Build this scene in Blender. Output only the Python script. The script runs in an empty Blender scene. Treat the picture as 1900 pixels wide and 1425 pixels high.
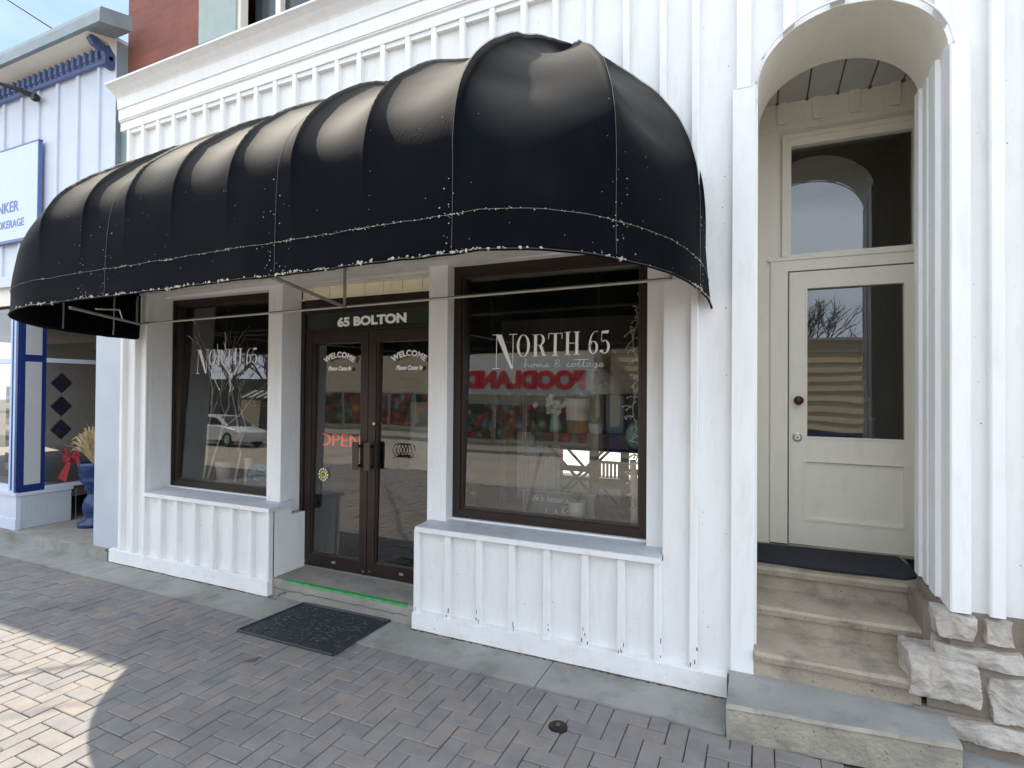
import bpy, bmesh, math, random
from mathutils import Vector, Matrix, noise
R=math.radians
random.seed(7)
S=bpy.context.scene
C=S.collection
# ---------------------------------------------------------------- camera
f,yaw,pit,rol=1021.,R(24.3),R(.61),R(.44)
cam=bpy.data.cameras.new('camera'); camo=bpy.data.objects.new('camera',cam); C.objects.link(camo)
cam.sensor_width=36; cam.lens=36*f/1900; cam.clip_start=.05; cam.clip_end=800
F=Vector((-math.sin(yaw)*math.cos(pit),math.cos(yaw)*math.cos(pit),math.sin(pit)))
Rt=Vector((math.cos(yaw),math.sin(yaw),0)); Up=Rt.cross(F)
Rt,Up=Rt*math.cos(rol)+Up*math.sin(rol),-Rt*math.sin(rol)+Up*math.cos(rol)
m=Matrix((Rt,Up,-F)).transposed().to_4x4(); m.translation=Vector((0,0,1.74))
camo.matrix_world=m; S.camera=camo
S.render.resolution_x=1024; S.render.resolution_y=768
# ---------------------------------------------------------------- sky and sun
SUN=Vector((-.77,.178,1.0)).normalized()
W=bpy.data.worlds.new('World'); S.world=W; W.use_nodes=True
wt=W.node_tree; wn=wt.nodes; wn.clear()
def wlink(a,b): wt.links.new(a,b)
out=wn.new('ShaderNodeOutputWorld'); bg=wn.new('ShaderNodeBackground'); bg.inputs[1].default_value=.15
sky=wn.new('ShaderNodeTexSky'); sky.sky_type='NISHITA'; sky.sun_disc=False
sky.sun_elevation=math.asin(SUN.z); sky.sun_rotation=math.atan2(SUN.x,SUN.y)
sky.air_density=1.0; sky.dust_density=.1; sky.ozone_density=1.2
tc=wn.new('ShaderNodeTexCoord'); mp=wn.new('ShaderNodeMapping'); mp.inputs['Scale'].default_value=(1.2,1.2,3.2)
nz=wn.new('ShaderNodeTexNoise'); nz.inputs['Scale'].default_value=1.7; nz.inputs['Detail'].default_value=7; nz.inputs['Roughness'].default_value=.58
cr=wn.new('ShaderNodeValToRGB'); cr.color_ramp.elements[0].position=.36; cr.color_ramp.elements[1].position=.62
cr.color_ramp.elements[0].color=(0,0,0,1); cr.color_ramp.elements[1].color=(.8,.8,.8,1)
mx=wn.new('ShaderNodeMix'); mx.data_type='RGBA'; mx.inputs[7].default_value=(5.2,5.7,6.4,1)
wlink(tc.outputs['Generated'],mp.inputs[0]); wlink(mp.outputs[0],nz.inputs['Vector']); wlink(nz.outputs[0],cr.inputs[0])
sp=wn.new('ShaderNodeSeparateXYZ'); wlink(tc.outputs['Generated'],sp.inputs[0])
bk_=wn.new('ShaderNodeMapRange'); bk_.inputs[1].default_value=.35; bk_.inputs[2].default_value=-.3; wlink(sp.outputs[1],bk_.inputs[0])   # unseen cloud bank, added over the street side to brighten the facade
cm_=wn.new('ShaderNodeMapRange'); cm_.inputs[3].default_value=.45; cm_.inputs[4].default_value=1; wlink(cr.outputs[0],cm_.inputs[0])
ml=wn.new('ShaderNodeMath'); ml.operation='MULTIPLY'; wlink(bk_.outputs[0],ml.inputs[0]); wlink(cm_.outputs[0],ml.inputs[1]); wlink(ml.outputs[0],mx.inputs[0])
thin=wn.new('ShaderNodeMix'); thin.data_type='RGBA'; thin.inputs[6].default_value=(.95,1.42,2.15,1); thin.inputs[7].default_value=(1.75,1.95,2.2,1); wlink(cr.outputs[0],thin.inputs[0])   # dim blue with thin cloud, added to darken the opposite sky
mf=wn.new('ShaderNodeMix'); mf.data_type='RGBA'; mf.inputs[0].default_value=.88; wlink(sky.outputs[0],mf.inputs[6]); wlink(thin.outputs[2],mf.inputs[7]); wlink(mf.outputs[2],mx.inputs[6]); wlink(mx.outputs[2],bg.inputs[0]); wlink(bg.outputs[0],out.inputs[0])
sl=bpy.data.lights.new('sun','SUN'); sl.energy=3.1; sl.angle=R(.5); sl.color=(1,.90,.75)
so=bpy.data.objects.new('sun',sl); C.objects.link(so); so.rotation_euler=SUN.to_track_quat('Z','Y').to_euler(); so.location=(-20,6,25)
S.view_settings.view_transform='Standard'; S.view_settings.look='None'; S.view_settings.gamma=1
S.view_settings.exposure=1.62
# ---------------------------------------------------------------- materials
MATS={}
def mat(name,col,rough=.6,var=.12,scale=6.,bump=0.,bscale=60.,metal=0.,spec=.5,stain=None,stain_scale=2.,stain_amt=.5,stretch=(1,1,1),emit=None,coat=0.,tint=None,speck=None):
    M=bpy.data.materials.new(name); M.use_nodes=True; t=M.node_tree; n=t.nodes; L=t.links.new
    b=n['Principled BSDF']; b.inputs['Roughness'].default_value=rough; b.inputs['Metallic'].default_value=metal
    b.inputs['Specular IOR Level'].default_value=spec; b.inputs['Coat Weight'].default_value=coat
    co=n.new('ShaderNodeTexCoord'); ma=n.new('ShaderNodeMapping'); ma.inputs['Scale'].default_value=stretch
    L(co.outputs['Object'],ma.inputs[0]); vec=ma.outputs[0]
    no=n.new('ShaderNodeTexNoise'); no.inputs['Scale'].default_value=scale; no.inputs['Detail'].default_value=6; L(vec,no.inputs['Vector'])
    mr=n.new('ShaderNodeMapRange'); mr.inputs[1].default_value=.3; mr.inputs[2].default_value=.7; mr.inputs[3].default_value=1-var; mr.inputs[4].default_value=1+var*.6
    L(no.outputs[0],mr.inputs[0])
    mul=n.new('ShaderNodeMix'); mul.data_type='RGBA'; mul.blend_type='MULTIPLY'; mul.inputs[0].default_value=1; mul.inputs[6].default_value=(*col,1)
    L(mr.outputs[0],mul.inputs[7]); c=mul.outputs[2]
    if tint:
        at=n.new('ShaderNodeAttribute'); at.attribute_name='tint'; rr=n.new('ShaderNodeValToRGB'); rr.color_ramp.elements.remove(rr.color_ramp.elements[0])
        rr.color_ramp.elements[0].position=0; rr.color_ramp.elements[0].color=(*tint[0],1)
        for i,tt in enumerate(tint[1:]):
            e=rr.color_ramp.elements.new((i+1)/(len(tint)-1)); e.color=(*tt,1)
        L(at.outputs['Fac'],rr.inputs[0]); m2=n.new('ShaderNodeMix'); m2.data_type='RGBA'; m2.blend_type='MULTIPLY'; m2.inputs[0].default_value=1
        L(c,m2.inputs[6]); L(rr.outputs[0],m2.inputs[7]); c=m2.outputs[2]
    if stain:
        n2=n.new('ShaderNodeTexNoise'); n2.inputs['Scale'].default_value=stain_scale; n2.inputs['Detail'].default_value=9; n2.inputs['Roughness'].default_value=.65; L(vec,n2.inputs['Vector'])
        r2=n.new('ShaderNodeValToRGB'); r2.color_ramp.elements[0].position=.5; r2.color_ramp.elements[1].position=.72; r2.color_ramp.elements[1].color=(stain_amt,)*3+(1,)
        L(n2.outputs[0],r2.inputs[0]); m3=n.new('ShaderNodeMix'); m3.data_type='RGBA'; L(r2.outputs[0],m3.inputs[0]); L(c,m3.inputs[6]); m3.inputs[7].default_value=(*stain,1); c=m3.outputs[2]
    if speck:
        v=n.new('ShaderNodeTexNoise'); v.inputs['Scale'].default_value=speck[1]; v.inputs['Detail'].default_value=3; L(co.outputs['Object'],v.inputs['Vector'])
        r3=n.new('ShaderNodeValToRGB'); r3.color_ramp.elements[0].position=speck[2]; r3.color_ramp.elements[1].position=speck[2]+.03
        L(v.outputs[0],r3.inputs[0]); m4=n.new('ShaderNodeMix'); m4.data_type='RGBA'; L(r3.outputs[0],m4.inputs[0]); L(c,m4.inputs[6]); m4.inputs[7].default_value=(*speck[0],1); c=m4.outputs[2]
    L(c,b.inputs['Base Color'])
    if bump:
        n3=n.new('ShaderNodeTexNoise'); n3.inputs['Scale'].default_value=bscale; n3.inputs['Detail'].default_value=5; L(vec,n3.inputs['Vector'])
        bp=n.new('ShaderNodeBump'); bp.inputs['Strength'].default_value=bump; bp.inputs['Distance'].default_value=.01; L(n3.outputs[0],bp.inputs['Height']); L(bp.outputs[0],b.inputs['Normal'])
    if emit: b.inputs['Emission Color'].default_value=(*emit[0],1); b.inputs['Emission Strength'].default_value=emit[1]
    MATS[name]=M; return M
def glassmat(name,ior=1.75,tint=(.8,.85,.83),rough=.0,dirt=.03,wob=.02):
    M=bpy.data.materials.new(name); M.use_nodes=True; t=M.node_tree; n=t.nodes; n.clear(); L=t.links.new
    o=n.new('ShaderNodeOutputMaterial'); fr=n.new('ShaderNodeFresnel'); fr.inputs[0].default_value=ior
    tr=n.new('ShaderNodeBsdfTransparent'); tr.inputs[0].default_value=(*tint,1); g=n.new('ShaderNodeBsdfGlossy'); g.inputs['Roughness'].default_value=rough
    co=n.new('ShaderNodeTexCoord'); no=n.new('ShaderNodeTexNoise'); no.inputs['Scale'].default_value=2.2; no.inputs['Detail'].default_value=1; L(co.outputs['Object'],no.inputs[0])
    bp=n.new('ShaderNodeBump'); bp.inputs['Strength'].default_value=wob; bp.inputs['Distance'].default_value=.02; L(no.outputs[0],bp.inputs['Height']); L(bp.outputs[0],g.inputs['Normal'])
    mi=n.new('ShaderNodeMixShader'); L(fr.outputs[0],mi.inputs[0]); L(tr.outputs[0],mi.inputs[1]); L(g.outputs[0],mi.inputs[2])
    df=n.new('ShaderNodeBsdfDiffuse'); df.inputs[0].default_value=(.6,.6,.55,1); n2=n.new('ShaderNodeTexNoise'); n2.inputs['Scale'].default_value=5; n2.inputs['Detail'].default_value=8; L(co.outputs['Object'],n2.inputs[0])
    mr=n.new('ShaderNodeMapRange'); mr.inputs[1].default_value=.35; mr.inputs[2].default_value=.8; mr.inputs[3].default_value=dirt*.3; mr.inputs[4].default_value=dirt*2; L(n2.outputs[0],mr.inputs[0])
    m2=n.new('ShaderNodeMixShader'); L(mr.outputs[0],m2.inputs[0]); L(mi.outputs[0],m2.inputs[1]); L(df.outputs[0],m2.inputs[2]); L(m2.outputs[0],o.inputs[0]); MATS[name]=M; return M
white=mat('white_paint',(.80,.80,.79),.45,.04,3,.06,40,stain=(.60,.55,.47),stain_scale=7,stain_amt=.3,stretch=(2.5,2.5,.5),speck=((.30,.25,.2),26,.765))
whiteworn=mat('worn_white_paint',(.80,.80,.79),.5,.05,3,.12,50,stain=(.55,.49,.43),stain_scale=11,stain_amt=.35,stretch=(1,1,1.6),speck=((.2,.14,.11),34,.725))
sillm=mat('sill_paint',(.62,.65,.69),.5,.06,4,.08,60,stain=(.4,.36,.33),stain_scale=14,stain_amt=.5)
cream=mat('bounce_tinted_cream',(.84,.76,.56),.5,.06,5,.08,50,stain=(.5,.4,.28),stain_scale=9,stain_amt=.4)  # warm bounce off the sunlit paving is tinted into this siding colour
soffm=mat('soffit_paint',(.74,.72,.68),.55,.06,4,.08,50,stain=(.45,.38,.32),stain_scale=12,stain_amt=.4)
offwhite=mat('off_white_paint',(.78,.74,.64),.45,.04,3,.05,40,stain=(.55,.5,.42),stain_scale=6,stain_amt=.3,stretch=(2,2,.7))
groove=mat('groove_dark',(.12,.11,.10),.9)
brown=mat('bronze_metal',(.030,.020,.016),.38,.1,8,.03,90,metal=.35)
browns=mat('bronze_metal_light',(.06,.045,.035),.35,.1,8,.03,90,metal=.35)
black=mat('black_plastic',(.012,.012,.013),.4)
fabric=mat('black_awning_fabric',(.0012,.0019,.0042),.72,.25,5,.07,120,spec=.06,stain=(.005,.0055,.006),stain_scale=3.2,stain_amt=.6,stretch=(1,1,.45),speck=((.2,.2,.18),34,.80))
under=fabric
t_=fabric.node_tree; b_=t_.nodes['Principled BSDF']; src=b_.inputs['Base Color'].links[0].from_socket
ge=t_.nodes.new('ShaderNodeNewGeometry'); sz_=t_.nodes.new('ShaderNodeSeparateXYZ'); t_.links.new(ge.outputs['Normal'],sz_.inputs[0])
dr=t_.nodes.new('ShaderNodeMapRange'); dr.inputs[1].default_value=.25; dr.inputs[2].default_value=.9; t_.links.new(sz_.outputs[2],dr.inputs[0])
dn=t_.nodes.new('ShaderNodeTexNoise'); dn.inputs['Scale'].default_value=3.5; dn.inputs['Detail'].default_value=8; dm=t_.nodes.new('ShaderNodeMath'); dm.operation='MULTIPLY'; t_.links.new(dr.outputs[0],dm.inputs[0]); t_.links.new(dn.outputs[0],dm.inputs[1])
dx_=t_.nodes.new('ShaderNodeMix'); dx_.data_type='RGBA'; t_.links.new(dm.outputs[0],dx_.inputs[0]); t_.links.new(src,dx_.inputs[6]); dx_.inputs[7].default_value=(.15,.142,.125,1); t_.links.new(dx_.outputs[2],b_.inputs['Base Color'])  # pale blend on upward faces: dust, with the sunlit sheen painted in
thread=mat('pale_thread',(.14,.135,.12),.8)
lich=mat('pale_lichen',(.36,.35,.29),.9,.35,40,stain=(.4,.33,.15),stain_scale=18,stain_amt=.9)
galv=mat('galvanised_steel',(.42,.40,.36),.45,.12,12,metal=.5)
conc=mat('concrete',(.31,.30,.275),.85,.2,2.5,.35,90,stain=(.15,.145,.125),stain_scale=3.4,stain_amt=.9,speck=((.16,.15,.13),120,.68))
stepc=mat('cast_stone_step',(.37,.315,.24),.85,.2,3.5,.6,60,stain=(.14,.125,.10),stain_scale=5,stain_amt=.8,speck=((.12,.1,.08),90,.66))
slabc=mat('stone_slab',(.30,.298,.278),.8,.16,3,.35,80,stain=(.16,.165,.16),stain_scale=4,stain_amt=.7)
slabf=mat('pitted_slab_face',(.33,.30,.245),.9,.25,6,.9,45,stain=(.14,.125,.09),stain_scale=5,stain_amt=.95,speck=((.08,.072,.055),70,.675))
doorstep=mat('door_step_concrete',(.30,.28,.25),.85,.16,4,.4,70,stain=(.17,.15,.13),stain_scale=6,stain_amt=.7)
paverm=mat('paver',(1,1,1),.85,.14,9,.3,160,tint=[(.205,.192,.183),(.235,.210,.192),(.218,.206,.197),(.250,.216,.192),(.192,.185,.182),(.228,.212,.198)],stain=(.10,.098,.095),stain_scale=1.7,stain_amt=.55,speck=((.36,.34,.31),110,.73))
sand=mat('joint_sand',(.065,.055,.047),.95,.3,30,.5,200)
leafm=mat('joint_leaf_litter',(.16,.09,.05),.9,.4,60)
asph=mat('asphalt',(.38,.345,.29),.9,.15,1.2,.4,140,stain=(.13,.12,.11),stain_scale=.6,stain_amt=.6)
brick=None
def brickmat(name,c1,c2,mo,sc=1.):
    M=mat(name,c1,.85,.15,3,.3,80); t=M.node_tree; n=t.nodes; L=t.links.new
    co=n.new('ShaderNodeTexCoord'); sx=n.new('ShaderNodeSeparateXYZ'); cx=n.new('ShaderNodeCombineXYZ'); L(co.outputs['Object'],sx.inputs[0])
    ad=n.new('ShaderNodeMath'); ad.operation='ADD'; L(sx.outputs[0],ad.inputs[0]); L(sx.outputs[1],ad.inputs[1]); L(ad.outputs[0],cx.inputs[0]); L(sx.outputs[2],cx.inputs[1])
    br=n.new('ShaderNodeTexBrick'); br.inputs['Scale'].default_value=1; br.inputs['Brick Width'].default_value=.215*sc; br.inputs['Row Height'].default_value=.075*sc; br.inputs['Mortar Size'].default_value=.006*sc
    br.inputs['Color1'].default_value=(*c1,1); br.inputs['Color2'].default_value=(*c2,1); br.inputs['Mortar'].default_value=(*mo,1); L(cx.outputs[0],br.inputs['Vector'])
    mu=[k for k in n if k.type=='MIX'][0]; L(br.outputs[0],mu.inputs[6]); return M
brickm=brickmat('red_brick',(.25,.085,.06),(.215,.075,.055),(.20,.10,.08))
stonem=mat('rubble_limestone',(.45,.41,.36),.9,.25,9,1.0,34,stain=(.30,.25,.21),stain_scale=11,stain_amt=.9)
mortar=mat('brown_mortar',(.25,.205,.165),.95,.2,6,.6,60,stain=(.15,.12,.1),stain_scale=6,stain_amt=.5)
matm=mat('black_rubber',(.022,.026,.034),.55,.2,20,.2,120)
matd=mat('worn_rubber_edge',(.05,.055,.065),.6,.3,20)
carpet=mat('dark_carpet',(.018,.024,.032),.95,.3,60,.6,300)
green=mat('green_tape',(.035,.30,.07),.6,.3,25,stain=(.25,.26,.2),stain_scale=14,stain_amt=.7)
glass=glassmat('shop_glass',2.2,(.98,1,.99),dirt=.008)
dglass=glassmat('door_glass',2.25,(.92,.94,.93),dirt=.008,wob=.05)
vinyl=mat('white_vinyl',(.90,.90,.89),.5,.02)
vinyl2=mat('white_vinyl_small',(.90,.90,.89),.5,.02)
navy=mat('navy_paint',(.006,.026,.15),.4,.1)
ltblue=mat('pale_blue_paint',(.45,.58,.80),.45,.06)
midblue=mat('blue_dentil_paint',(.10,.15,.33),.45,.08)
greypaint=mat('grey_panel_paint',(.48,.49,.50),.5,.05)
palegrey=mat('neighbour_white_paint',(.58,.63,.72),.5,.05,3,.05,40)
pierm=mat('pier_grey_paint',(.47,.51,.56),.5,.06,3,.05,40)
gutter=mat('grey_green_gutter',(.22,.27,.28),.5)
signw=mat('sign_board',(.55,.64,.75),.4,.03)
signt=mat('sign_blue_text',(.14,.20,.46),.5)
greytrim=mat('grey_green_trim',(.30,.37,.34),.5,.08)
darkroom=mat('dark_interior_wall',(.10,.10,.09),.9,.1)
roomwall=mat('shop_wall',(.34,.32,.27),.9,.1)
roomfloor=mat('shop_floor',(.12,.10,.08),.6,.2)
twig=mat('bare_twig',(.13,.10,.075),.9,.3,30)
bark=mat('bark',(.12,.10,.085),.95,.3,10,.5,40)
strawm=mat('dried_grass',(.50,.38,.20),.9,.3,30)
redm=mat('red_ribbon',(.24,.01,.015),.6,.15,20)
redc=mat('red_sign_letter',(.60,.02,.03),.4,.05)
urnb=mat('blue_glazed_urn',(.008,.034,.13),.3,.3,8,coat=.2)
ceram=mat('cream_ceramic',(.88,.85,.76),.35,.06)
tanm=mat('tan_clay',(.35,.24,.13),.7,.12)
leafg=mat('green_leaf',(.10,.24,.07),.6,.3,20)
aqua=mat('aqua_glass_jar',(.30,.50,.45),.15,.1)
petal=mat('white_petal',(.92,.90,.80),.7,.1)
ironm=mat('black_iron',(.02,.018,.017),.45,.1,metal=.5)
woodm=mat('brown_wood',(.05,.032,.022),.55,.25,6,.1,50,stretch=(1,1,6))
chalk=mat('grey_board',(.25,.28,.30),.8)
bluesign=mat('blue_board',(.12,.30,.42),.6)
yellow=mat('yellow_sticker',(.75,.65,.12),.5)
neon=mat('red_neon_tube',(.6,.03,.03),.3,emit=((1,.06,.04),.16))
wire=mat('cable_black',(.01,.01,.011),.5)
bulb=mat('pale_wire_cord',(.85,.82,.72),.5)
brass=mat('aged_bronze_knob',(.09,.03,.02),.4,metal=.6)
steel=mat('brushed_steel',(.5,.5,.48),.35,metal=.8)
opwall=mat('beige_block',(.58,.50,.36),.85,.1,1.5)
opsid=mat('tan_siding',(.62,.52,.34),.8,.08)
opdark=mat('dark_shop_front',(.07,.065,.06),.7)
opwhite=mat('pale_sign_band',(.75,.76,.73),.6,.04)
opglass=mat('far_window',(.03,.04,.045),.15)
posters=[mat('poster_'+k,c,.5,.5,3.2,stain=s,stain_scale=2.3,stain_amt=1) for k,c,s in (('red',(.5,.04,.03),(.55,.30,.08)),('green',(.08,.3,.06),(.6,.05,.05)),('blue',(.03,.10,.3),(.25,.4,.5)),('orange',(.6,.22,.05),(.5,.05,.04)))]
for k_,M_p in enumerate(posters):
    t_=M_p.node_tree; n_=t_.nodes; v_=n_.new('ShaderNodeTexVoronoi'); v_.inputs['Scale'].default_value=2.1+.4*k_; c_=n_.new('ShaderNodeTexCoord'); t_.links.new(c_.outputs['Object'],v_.inputs['Vector'])
    sx_=n_.new('ShaderNodeSeparateColor'); t_.links.new(v_.outputs['Color'],sx_.inputs[0]); q_=n_.new('ShaderNodeValToRGB'); q_.color_ramp.interpolation='CONSTANT'
    pal=[(.45,.05,.04),(.10,.16,.06),(.55,.25,.07),(.30,.32,.30),(.50,.08,.05),(.05,.07,.05)]
    q_.color_ramp.elements[0].color=(*pal[k_],1); q_.color_ramp.elements[1].position=.2; q_.color_ramp.elements[1].color=(*pal[k_+1],1)
    for j_ in range(3): e_=q_.color_ramp.elements.new(.4+.2*j_); e_.color=(*pal[(k_+2+j_)%6],1)
    t_.links.new(sx_.outputs[0],q_.inputs[0]); mm=n_.new('ShaderNodeMix'); mm.data_type='RGBA'; mm.blend_type='MULTIPLY'; mm.inputs[0].default_value=1; t_.links.new(q_.outputs[0],mm.inputs[6])
    d_=n_.new('ShaderNodeMapRange'); d_.inputs[1].default_value=0; d_.inputs[2].default_value=.55; d_.inputs[3].default_value=1.3; d_.inputs[4].default_value=.35; t_.links.new(v_.outputs['Distance'],d_.inputs[0]); t_.links.new(d_.outputs[0],mm.inputs[7]); t_.links.new(mm.outputs[2],n_['Principled BSDF'].inputs['Base Color'])
carw=mat('white_car_paint',(.78,.78,.77),.25,.02,coat=.5); card=mat('dark_car_paint',(.02,.022,.03),.2,.02,coat=.6); tyre=mat('tyre',(.02,.02,.02),.85); carglass=mat('car_glass',(.015,.018,.02),.05)
# ---------------------------------------------------------------- helpers
class MB:
    def __init__(s): s.v=[]; s.f=[]; s.m=[]; s.ms=[]
    def mi(s,m):
        if m not in s.ms: s.ms.append(m)
        return s.ms.index(m)
    def add(s,vs,fs,m):
        o=len(s.v); s.v+= [tuple(v) for v in vs]; k=s.mi(m)
        for f_ in fs: s.f.append(tuple(o+i for i in f_)); s.m.append(k)
    def box(s,x0,x1,y0,y1,z0,z1,m,ch=0.,skew=0.):
        "box; ch chamfers the vertical edges of the front (low y) face"
        if ch:
            p=[(x0,y1),(x0,y0+ch),(x0+ch,y0),(x1-ch,y0),(x1,y0+ch),(x1,y1)]
        else: p=[(x0,y1),(x0,y0),(x1,y0),(x1,y1)]
        s.prism(p,z0,z1,m)
    def prism(s,p,z0,z1,m,top=None):
        n=len(p); q=top or p
        z1f=z1 if callable(z1) else (lambda x,y:z1); z0f=z0 if callable(z0) else (lambda x,y:z0)
        vs=[(x,y,z0f(x,y)) for x,y in p]+[(x,y,z1f(x,y)) for x,y in q]
        # orientation
        a=sum(p[i][0]*p[(i+1)%n][1]-p[(i+1)%n][0]*p[i][1] for i in range(n))
        fs=[tuple(range(n))[::-1],tuple(range(n,2*n))]+[(i,(i+1)%n,n+(i+1)%n,n+i) for i in range(n)]
        if a<0: fs=[f_[::-1] for f_ in fs]
        s.add(vs,fs,m)
    def xprism(s,prof,x0,x1,m,dz=None):
        "profile (y,z) extruded along x, optional slope dz(x)"
        n=len(prof); d=dz or (lambda x:0)
        vs=[(x0,y,z+d(x0)) for y,z in prof]+[(x1,y,z+d(x1)) for y,z in prof]
        a=sum(prof[i][0]*prof[(i+1)%n][1]-prof[(i+1)%n][0]*prof[i][1] for i in range(n))
        fs=[tuple(range(n))[::-1],tuple(range(n,2*n))]+[(i,(i+1)%n,n+(i+1)%n,n+i) for i in range(n)]
        if a<0: fs=[f_[::-1] for f_ in fs]
        s.add(vs,fs,m)
    def yprism(s,prof,y0,y1,m):
        "profile (x,z) extruded along y"
        n=len(prof); vs=[(x,y0,z) for x,z in prof]+[(x,y1,z) for x,z in prof]
        a=sum(prof[i][0]*prof[(i+1)%n][1]-prof[(i+1)%n][0]*prof[i][1] for i in range(n))
        fs=[tuple(range(n)),tuple(range(n,2*n))[::-1]]+[(i,n+i,n+(i+1)%n,(i+1)%n) for i in range(n)]
        if a<0: fs=[f_[::-1] for f_ in fs]
        s.add(vs,fs,m)
    def tube(s,pts,r,m,n=6,r1=None):
        pts=[Vector(p) for p in pts]; N=len(pts); vs=[]
        for i,p in enumerate(pts):
            d=(pts[min(i+1,N-1)]-pts[max(i-1,0)]).normalized(); a=Vector((0,0,1)) if abs(d.z)<.9 else Vector((1,0,0))
            u=d.cross(a).normalized(); w=d.cross(u); rr=r+(r1-r)*i/max(1,N-1) if r1 is not None else r
            vs+=[p+u*rr*math.cos(2*math.pi*k/n)+w*rr*math.sin(2*math.pi*k/n) for k in range(n)]
        fs=[(i*n+k,i*n+(k+1)%n,(i+1)*n+(k+1)%n,(i+1)*n+k) for i in range(N-1) for k in range(n)]
        fs+=[tuple(range(n))[::-1],tuple(range((N-1)*n,N*n))]
        s.add(vs,fs,m)
    def lathe(s,prof,c,m,n=20,axis='z'):
        vs=[];N=len(prof)
        for r,h in prof:
            for k in range(n):
                a=2*math.pi*k/n; u,w=r*math.cos(a),r*math.sin(a)
                vs.append((c[0]+u,c[1]+w,c[2]+h) if axis=='z' else (c[0]+u,c[1]+h,c[2]+w) if axis=='y' else (c[0]+h,c[1]+u,c[2]+w))
        fs=[(i*n+k,i*n+(k+1)%n,(i+1)*n+(k+1)%n,(i+1)*n+k) for i in range(N-1) for k in range(n)]
        fs+=[tuple(range(n))[::-1],tuple(range((N-1)*n,N*n))]
        s.add(vs,fs,m)
    def blob(s,c,r,m,sub=1,jit=.0,sc=(1,1,1)):
        b=bmesh.new(); bmesh.ops.create_icosphere(b,subdivisions=sub,radius=1); c=Vector(c)
        vs=[]
        for v in b.verts:
            k=1+jit*(noise.noise(v.co*1.7+c*31)) ; vs.append((c.x+v.co.x*r*sc[0]*k,c.y+v.co.y*r*sc[1]*k,c.z+v.co.z*r*sc[2]*k))
        s.add(vs,[tuple(q.index for q in f_.verts) for f_ in b.faces],m); b.free()
    def build(s,name,parent=None,smooth=False,tint=None,bevel=0,**k):
        me=bpy.data.meshes.new(name); me.from_pydata(s.v,[],s.f); 
        for m_ in s.ms: me.materials.append(m_)
        me.polygons.foreach_set('material_index',s.m)
        if smooth: me.polygons.foreach_set('use_smooth',[True]*len(s.f))
        if tint is not None:
            a=me.attributes.new('tint','FLOAT','FACE'); a.data.foreach_set('value',tint)
        me.update(); o=bpy.data.objects.new(name,me); C.objects.link(o)
        if parent: o.parent=parent; o.matrix_parent_inverse=parent.matrix_world.inverted() if False else Matrix.Translation(-Vector(parent_abs(parent)))
        if bevel:
            md=o.modifiers.new('bevel','BEVEL'); md.width=bevel; md.segments=2; md.limit_method='ANGLE'
        for a,b in k.items(): o[a]=b
        return o
def parent_abs(p):
    v=Vector((0,0,0))
    while p is not None:
        v+=p.location+(p.matrix_parent_inverse.translation if p.parent else Vector((0,0,0))); p=p.parent
    return v
def tag(o,label,cat,group=None,kind=None):
    if label: o['label']=label
    if cat: o['category']=cat
    if group: o['group']=group
    if kind: o['kind']=kind
    return o
def thing(name,label,cat,loc=(0,0,0),group=None):
    o=bpy.data.objects.new(name,None); o.empty_display_size=.2; C.objects.link(o); o.location=loc; return tag(o,label,cat,group)
def copy_tree(o,parent=None):
    c=o.copy(); C.objects.link(c); c.parent=parent
    for ch in [k for k in C.objects if k.parent==o]: copy_tree(ch,c)
    return c
def textmesh(name,body,size,M,mtx,parent=None,ext=.0008,xs=1.,bold=0.,shear=0.,align='LEFT',spacing=1.,arc=None):
    "flat lettering as a mesh; arc=(radius) bends the baseline"
    cu=bpy.data.curves.new(name,'FONT'); cu.body=body; cu.size=size; cu.extrude=ext; cu.offset=bold; cu.shear=shear; cu.align_x=align; cu.space_character=spacing; cu.resolution_u=4
    to=bpy.data.objects.new('tmp',cu); C.objects.link(to); dg=bpy.context.evaluated_depsgraph_get(); dg.update()
    me=bpy.data.meshes.new_from_object(to.evaluated_get(dg)); bpy.data.objects.remove(to)
    for v in me.vertices:
        x,y,z=v.co; x*=xs
        if arc:
            a=x/arc; x,y=math.sin(a)*(arc+y),math.cos(a)*(arc+y)-arc
        v.co=mtx@Vector((x,y,z))
    me.materials.clear(); me.materials.append(M); me.name=name
    o=bpy.data.objects.new(name,me); C.objects.link(o)
    if parent: o.parent=parent; o.matrix_parent_inverse=Matrix.Translation(-parent_abs(parent))
    return o
def facing(x,y,z,rz=0.):  # text plane facing -y
    return Matrix.Translation((x,y,z))@Matrix.Rotation(rz,4,'Z')@Matrix.Rotation(R(90),4,'X')
rnd=random.Random(3)
# ================================================================ SETTING
g=MB(); g.add([(-90,-3.6,-.02),(90,-3.6,-.02),(90,60,-.02),(-90,60,-.02)],[(0,1,2,3)],sand); g.build('ground',kind='structure')
g=MB(); g.add([(-90,-13.6,-.14),(90,-13.6,-.14),(90,-3.62,-.14),(-90,-3.62,-.14)],[(0,1,2,3)],asph); g.build('road',kind='structure')
g=MB()
for x in range(-60,60,6): g.add([(x,-8.72,-.136),(x+3,-8.72,-.136),(x+3,-8.6,-.136),(x,-8.6,-.136)],[(0,1,2,3)],yellow)
g.build('road_markings',kind='structure')
g=MB(); g.add([(-12,9.85,.0),(8,9.85,.0),(8,40,.0),(-12,40,.0)],[(0,1,2,3)],mat('pale_gravel',(.62,.64,.60),.9)); g.build('rear_yard',kind='structure')
g=MB(); g.box(-90,90,-3.62,-3.42,-.2,.0,conc); g.box(-90,90,-13.8,-13.6,-.2,.0,conc); g.build('kerb',kind='structure')
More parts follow.
